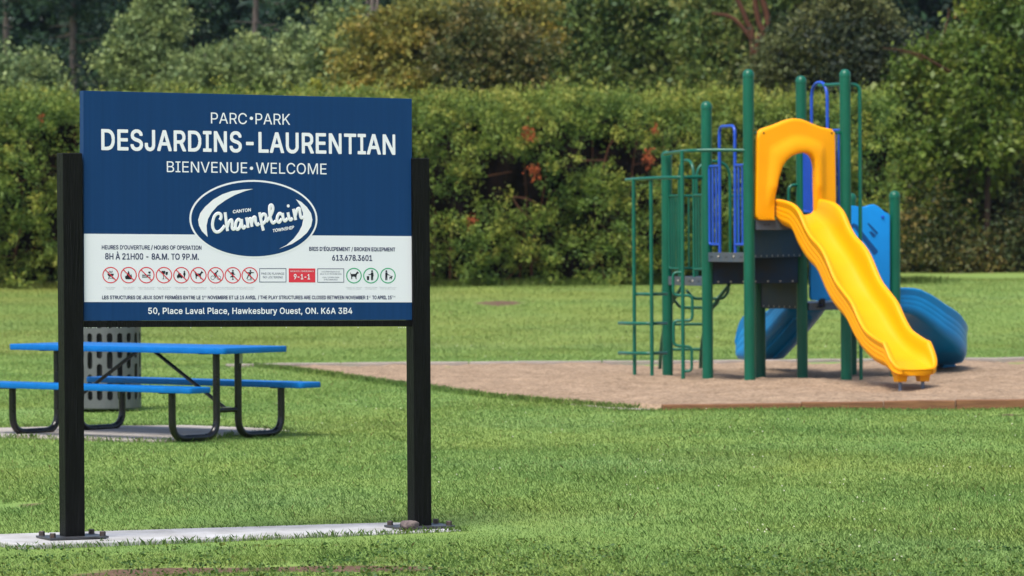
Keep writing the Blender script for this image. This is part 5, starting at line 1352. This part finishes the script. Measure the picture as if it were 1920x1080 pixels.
# pale dead stems above the sign
b = gpt(698, 112); t = thing("dead_tree", "pale forked dead tree stems above the sign's right corner", "tree", tuple(b))
m = MB(); m.tube(smooth_path([b, at(699, 60, 112), at(696, -30, 112)], 6), 0.07, 8); m.tube(smooth_path([at(700, 50, 112), at(706, 20, 112), at(711, -30, 112)], 6), 0.045, 8); m.tube(smooth_path([at(697, 60, 112), at(690, 20, 112), at(684, -30, 112)], 6), 0.035, 8)
m.build("trunk", M["bark_grey"], t, autosmooth=60)
b = gpt(1690, 96); t = thing("dead_branch", "bare reddish branch arching out of the maple above the fire pole", "branch", tuple(at(1770, 128, 95)))
m = MB(); m.tube(smooth_path([at(1782, 136, 95.4), at(1755, 120, 95), at(1725, 103, 94.8), at(1690, 94, 94.6), at(1655, 90, 94.6)], 6), [0.045 - 0.0016 * q for q in range(25)], 7)
m.tube(smooth_path([at(1730, 112, 94.9), at(1710, 102, 94.9), at(1685, 97, 94.8)], 6), [0.018 - 0.001 * q for q in range(13)], 6); m.build("limb", M["bark_red"], t, autosmooth=60)

# --- the wood behind, one mass
n_b = 7500
x = RNG.uniform(-34, 40, n_b); y = RNG.uniform(150, 172, n_b); hh = RNG.random(n_b)
z = ground_z(x, y) + hh * 19.0
per = 46; idx = np.repeat(np.arange(n_b), per); n = len(idx)
P = np.stack([x, y, z], 1)[idx] + RNG.normal(0, 1, (n, 3)) * np.array([.8, .8, .5])
Dd = RNG.normal(0, .7, (n, 3)) + np.array([0, -.3, .2])
wood = leaf_cloud("wood", P, Dd, 0.3 + 0.3 * RNG.random(n), 0.16 + 0.14 * RNG.random(n), RNG.random(n_b)[idx], M["pine"])
tag(wood, "dark far wood filling the background behind all the trees", None, None, "stuff")
# dense thicket closing the right side down to the ground
n_b = 1500
x = RNG.uniform(6.6, 17, n_b); y = RNG.uniform(98.5, 104, n_b) + 1.2 * np.sin(x * 1.3); hh = RNG.random(n_b) ** 1.2
z = ground_z(x, y) + 0.1 + hh * 6.0
idx = np.repeat(np.arange(n_b), 60); n = len(idx)
P = np.stack([x, y, z], 1)[idx] + RNG.normal(0, 1, (n, 3)) * np.array([.35, .35, .25])
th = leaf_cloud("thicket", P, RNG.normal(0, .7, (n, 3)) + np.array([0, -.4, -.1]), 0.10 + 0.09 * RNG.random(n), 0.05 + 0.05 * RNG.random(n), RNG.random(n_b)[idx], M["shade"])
n_b = 520
x = RNG.uniform(9.0, 15.5, n_b); y = RNG.uniform(95.2, 98.5, n_b); z = ground_z(x, y) + 0.1 + RNG.random(n_b) ** 1.2 * (1.6 + 0.9 * np.sin(x * 2.1))
idx = np.repeat(np.arange(n_b), 60); n = len(idx)
P = np.stack([x, y, z], 1)[idx] + RNG.normal(0, 1, (n, 3)) * np.array([.28, .28, .2])
us = leaf_cloud("understory", P, RNG.normal(0, .7, (n, 3)) + np.array([0, -.4, -.1]), 0.07 + 0.07 * RNG.random(n), 0.04 + 0.04 * RNG.random(n), RNG.random(n_b)[idx], M["oak_dark"])
tag(us, "low dark shrubs hiding the tree feet along the right end of the lawn", None, None, "stuff")
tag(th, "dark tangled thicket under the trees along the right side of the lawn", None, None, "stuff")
# undergrowth between hedge and trees
n_b = 1300
x = RNG.uniform(-14, 16, n_b); y = np.where(x > 7.2, RNG.uniform(101, 108, n_b), RNG.uniform(112, 118, n_b)); hh = RNG.random(n_b) ** 1.3
z = ground_z(x, y) + hh * 5.2
idx = np.repeat(np.arange(n_b), 40); n = len(idx)
P = np.stack([x, y, z], 1)[idx] + RNG.normal(0, 1, (n, 3)) * np.array([.5, .5, .4])
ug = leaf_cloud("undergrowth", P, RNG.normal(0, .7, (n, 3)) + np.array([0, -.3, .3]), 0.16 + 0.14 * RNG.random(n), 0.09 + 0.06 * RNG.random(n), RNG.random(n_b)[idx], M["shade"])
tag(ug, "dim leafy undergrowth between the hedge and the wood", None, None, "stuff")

# ------------------------------------------------------------------ lawn grass
def pad_poly(pts, grow=0.0):
    c = sum((Vector((p.x, p.y, 0)) for p in pts), Vector()) / len(pts)
    return [((p.x - c.x) * (1 + grow) + c.x, (p.y - c.y) * (1 + grow) + c.y) for p in pts]
pads = [pad_poly(PAD1), pad_poly(PAD2)]
bl = []
ye = [18.6 * 1.06 ** k for k in range(28)]
for y0, y1 in zip(ye, ye[1:]):
    if y0 > 92: break
    ym = (y0 + y1) / 2; dens = 4700 * (20 / ym) ** 2.2; hgt = 0.021 * (ym / 20) ** 0.25
    hw = 0.135 * y1 + 3.0
    n = int((y1 - y0) * 2 * hw * dens); x = RNG.uniform(-hw, hw, n); y = RNG.uniform(y0, y1, n)
    k = np.abs(x) < 0.135 * y + 3.0; x, y = x[k], y[k]
    k = ~inside([(a + 0.04, b) for a, b in SAND], x + RNG.normal(0, .05, len(x)), y + RNG.normal(0, .07, len(x)))
    for p in pads: k &= ~inside(p, x, y + RNG.normal(0, .02, len(x)))
    k &= ~((x - bc.x) ** 2 + (y - bc.y) ** 2 < 0.09)
    ba = bare_amount(x, y) + 0.35 * (np.sin(x * 9.1) * np.cos(y * 7.3 + x * 3))
    k &= ~((bare_amount(x, y) > 0.2) & (ba > 0.42) & (RNG.random(len(x)) < 0.93))
    k &= y < HY - 0.7 + 40 * (x > 9.0)
    x, y = x[k], y[k]; n = len(x)
    patch = 0.95 + 0.12 * np.sin(x * 1.7 + y * .6) * np.sin(y * 1.1 - x * .4)
    tall = 0.45 + 0.8 * RNG.random(n) + 1.1 * (RNG.random(n) < 0.02)
    tall *= 1 - 0.5 * near_sign(x, y + 0.3)
    bl.append((x, y, hgt * patch * tall, 0.0022 * (y / 20) ** 1.35 * (0.7 + 0.6 * RNG.random(n))))
# longer fringe against the slab, the sand and the hedge foot
def fringe(pts, n, hgt, wd, sp_=0.05):
    for a, b in zip(pts, pts[1:]):
        k = int(n * math.hypot(b[0] - a[0], b[1] - a[1])); t = RNG.random(k)
        bl.append((a[0] + (b[0] - a[0]) * t + RNG.normal(0, sp_, k), a[1] + (b[1] - a[1]) * t + RNG.normal(0, sp_, k), hgt * (0.5 + RNG.random(k)), np.full(k, wd)))
q = [(p.x, p.y) for p in PAD1]
fringe([q[0], q[1], q[2], q[3], q[0]], 200, .028, .0035, .02)
off_ = SN * -0.055
fringe([(p.x + SN.x * 0.01, p.y + SN.y * .01) for p in (PAD1[0], PAD1[1])], 240, .034, .0035, .035)
fringe([(a - 0.02, b - 0.03) for a, b in SAND[:8]], 420, .05, .007, .05)
fringe([(SAND[0][0] - .3, 37.20), (7, 37.19)], 350, .030, .006, .025)
fringe([(-13, HY - 0.9), (9, HY - 0.8)], 500, .13, .012, .25)
q = [(p.x, p.y) for p in PAD2]
fringe(q, 220, .04, .006, .03)
X = np.concatenate([b[0] for b in bl]); Yb = np.concatenate([b[1] for b in bl]); Hh = np.concatenate([b[2] for b in bl]); Wd = np.concatenate([b[3] for b in bl])
n = len(X); Zb = ground_z(X, Yb) - 0.004
a = RNG.random(n) * 2 * math.pi; lean = 0.15 + 0.75 * RNG.random(n)
lx, ly = np.cos(a) * lean * Hh, np.sin(a) * lean * Hh
wx, wy = -np.sin(a) * Wd / 2, np.cos(a) * Wd / 2
base = np.stack([X, Yb, Zb], 1); tip = base + np.stack([lx, ly, Hh], 1); mid_ = base + np.stack([lx * .32, ly * .32, Hh * .62], 1)
wv = np.stack([wx, wy, 0 * wx], 1)
co = np.stack([base - wv, base + wv, mid_ + wv * .8, tip, mid_ - wv * .8], 1).reshape(-1, 3)
gr = link("grass", np_mesh("grass", co, np.arange(5 * n).reshape(-1, 5), 5), M["blade"]); tag(gr, "short mown grass blades covering the lawn", None, None, "stuff")
print("blades", n)
# broad-leaved weeds in the near turf and round the bare soil
n_w = 260
px = RNG.uniform(-20, 1940, n_w); py = 1020 + 75 * RNG.random(n_w) ** 0.6
pw = np.array([gp(a_, b_) for a_, b_ in zip(px, py)]); pw = pw[~inside(pads[0], pw[:, 0], pw[:, 1])]
idx = np.repeat(np.arange(len(pw)), 16); n = len(idx)
P = pw[idx] + RNG.normal(0, 1, (n, 3)) * np.array([.05, .06, .0]); P[:, 2] = ground_z(P[:, 0], P[:, 1]) + 0.006 + 0.028 * RNG.random(n)
d_ = RNG.normal(0, 1, (n, 3)); d_[:, 2] = np.abs(d_[:, 2]) * 0.3 + .1
wd_ = leaf_cloud("weeds", P, d_, 0.012 + .016 * RNG.random(n), 0.010 + 0.010 * RNG.random(n), RNG.random(len(pw))[idx], leaf_mat("weed_leaves", [(0.035, 0.085, 0.02), (0.07, 0.13, 0.03), (0.12, 0.15, 0.03)], 0.25), droop=0.1)
tag(wd_, "low broad-leaved weeds among the nearest grass", None, None, "stuff")
# white clover heads, in drifts
cl = []
for cx, cy, sx_, sy_, k in ((1600, 960, 160, 40, 60), (1780, 880, 110, 40, 50), (1150, 880, 220, 40, 50), (1500, 1040, 200, 30, 40), (1280, 800, 260, 18, 55), (600, 770, 120, 25, 40), (700, 650, 200, 14, 40), (1300, 640, 300, 18, 40), (960, 600, 260, 16, 40), (200, 700, 200, 40, 30), (1750, 600, 150, 20, 20), (1900, 790, 60, 30, 20), (900, 860, 300, 60, 40), (350, 640, 200, 14, 30)):
    for _ in range(int(k * 0.32)): cl.append((cx + RNG.normal() * sx_, cy + RNG.normal() * sy_))
m = MB()
for a_, b_ in cl:
    if b_ < 560 or b_ > 1079: continue
    p = gp(a_, b_)
    if inside(SAND, np.array([p.x]), np.array([p.y]))[0] or any(inside(q, np.array([p.x]), np.array([p.y]))[0] for q in pads): continue
    if p.y > 54:
        for _ in range(3):
            p = gp(a_, b_, float(ground_z(p.x, p.y)))
    z = float(ground_z(p.x, p.y)); r = 0.0044 * (1 + max(0, p.y - 30) / 60) * rnd.uniform(.7, 1.2)
    m.lathe(Vector((p.x, p.y, z + 0.022)), [(r * .5, 0), (r, r * .6), (r * .85, r * 1.4), (r * .2, r * 1.9)], 6)
fl = m.build("clover_flowers", M["flower"], recalc=False); tag(fl, "small white clover heads scattered through the lawn", None, None, "stuff")

# ------------------------------------------------------------------ morning haze in the air
m = MB(); m.box((0, 180, 23.5), (166, 0, 0), (0, 246, 0), (0, 0, 26))
hm = bpy.data.materials.new("haze_air"); hm.use_nodes = True
N = hm.node_tree.nodes; N.remove(N["Principled BSDF"])
pv = N.new("ShaderNodeVolumePrincipled"); pv.inputs["Color"].default_value = (0.62, 0.78, 1.0, 1); pv.inputs["Density"].default_value = 0.00009; pv.inputs["Anisotropy"].default_value = 0.2
hm.node_tree.links.new(pv.outputs[0], N["Material Output"].inputs["Volume"])
hz = m.build("haze", hm); tag(hz, "thin bluish morning haze in the air", None, None, "stuff")
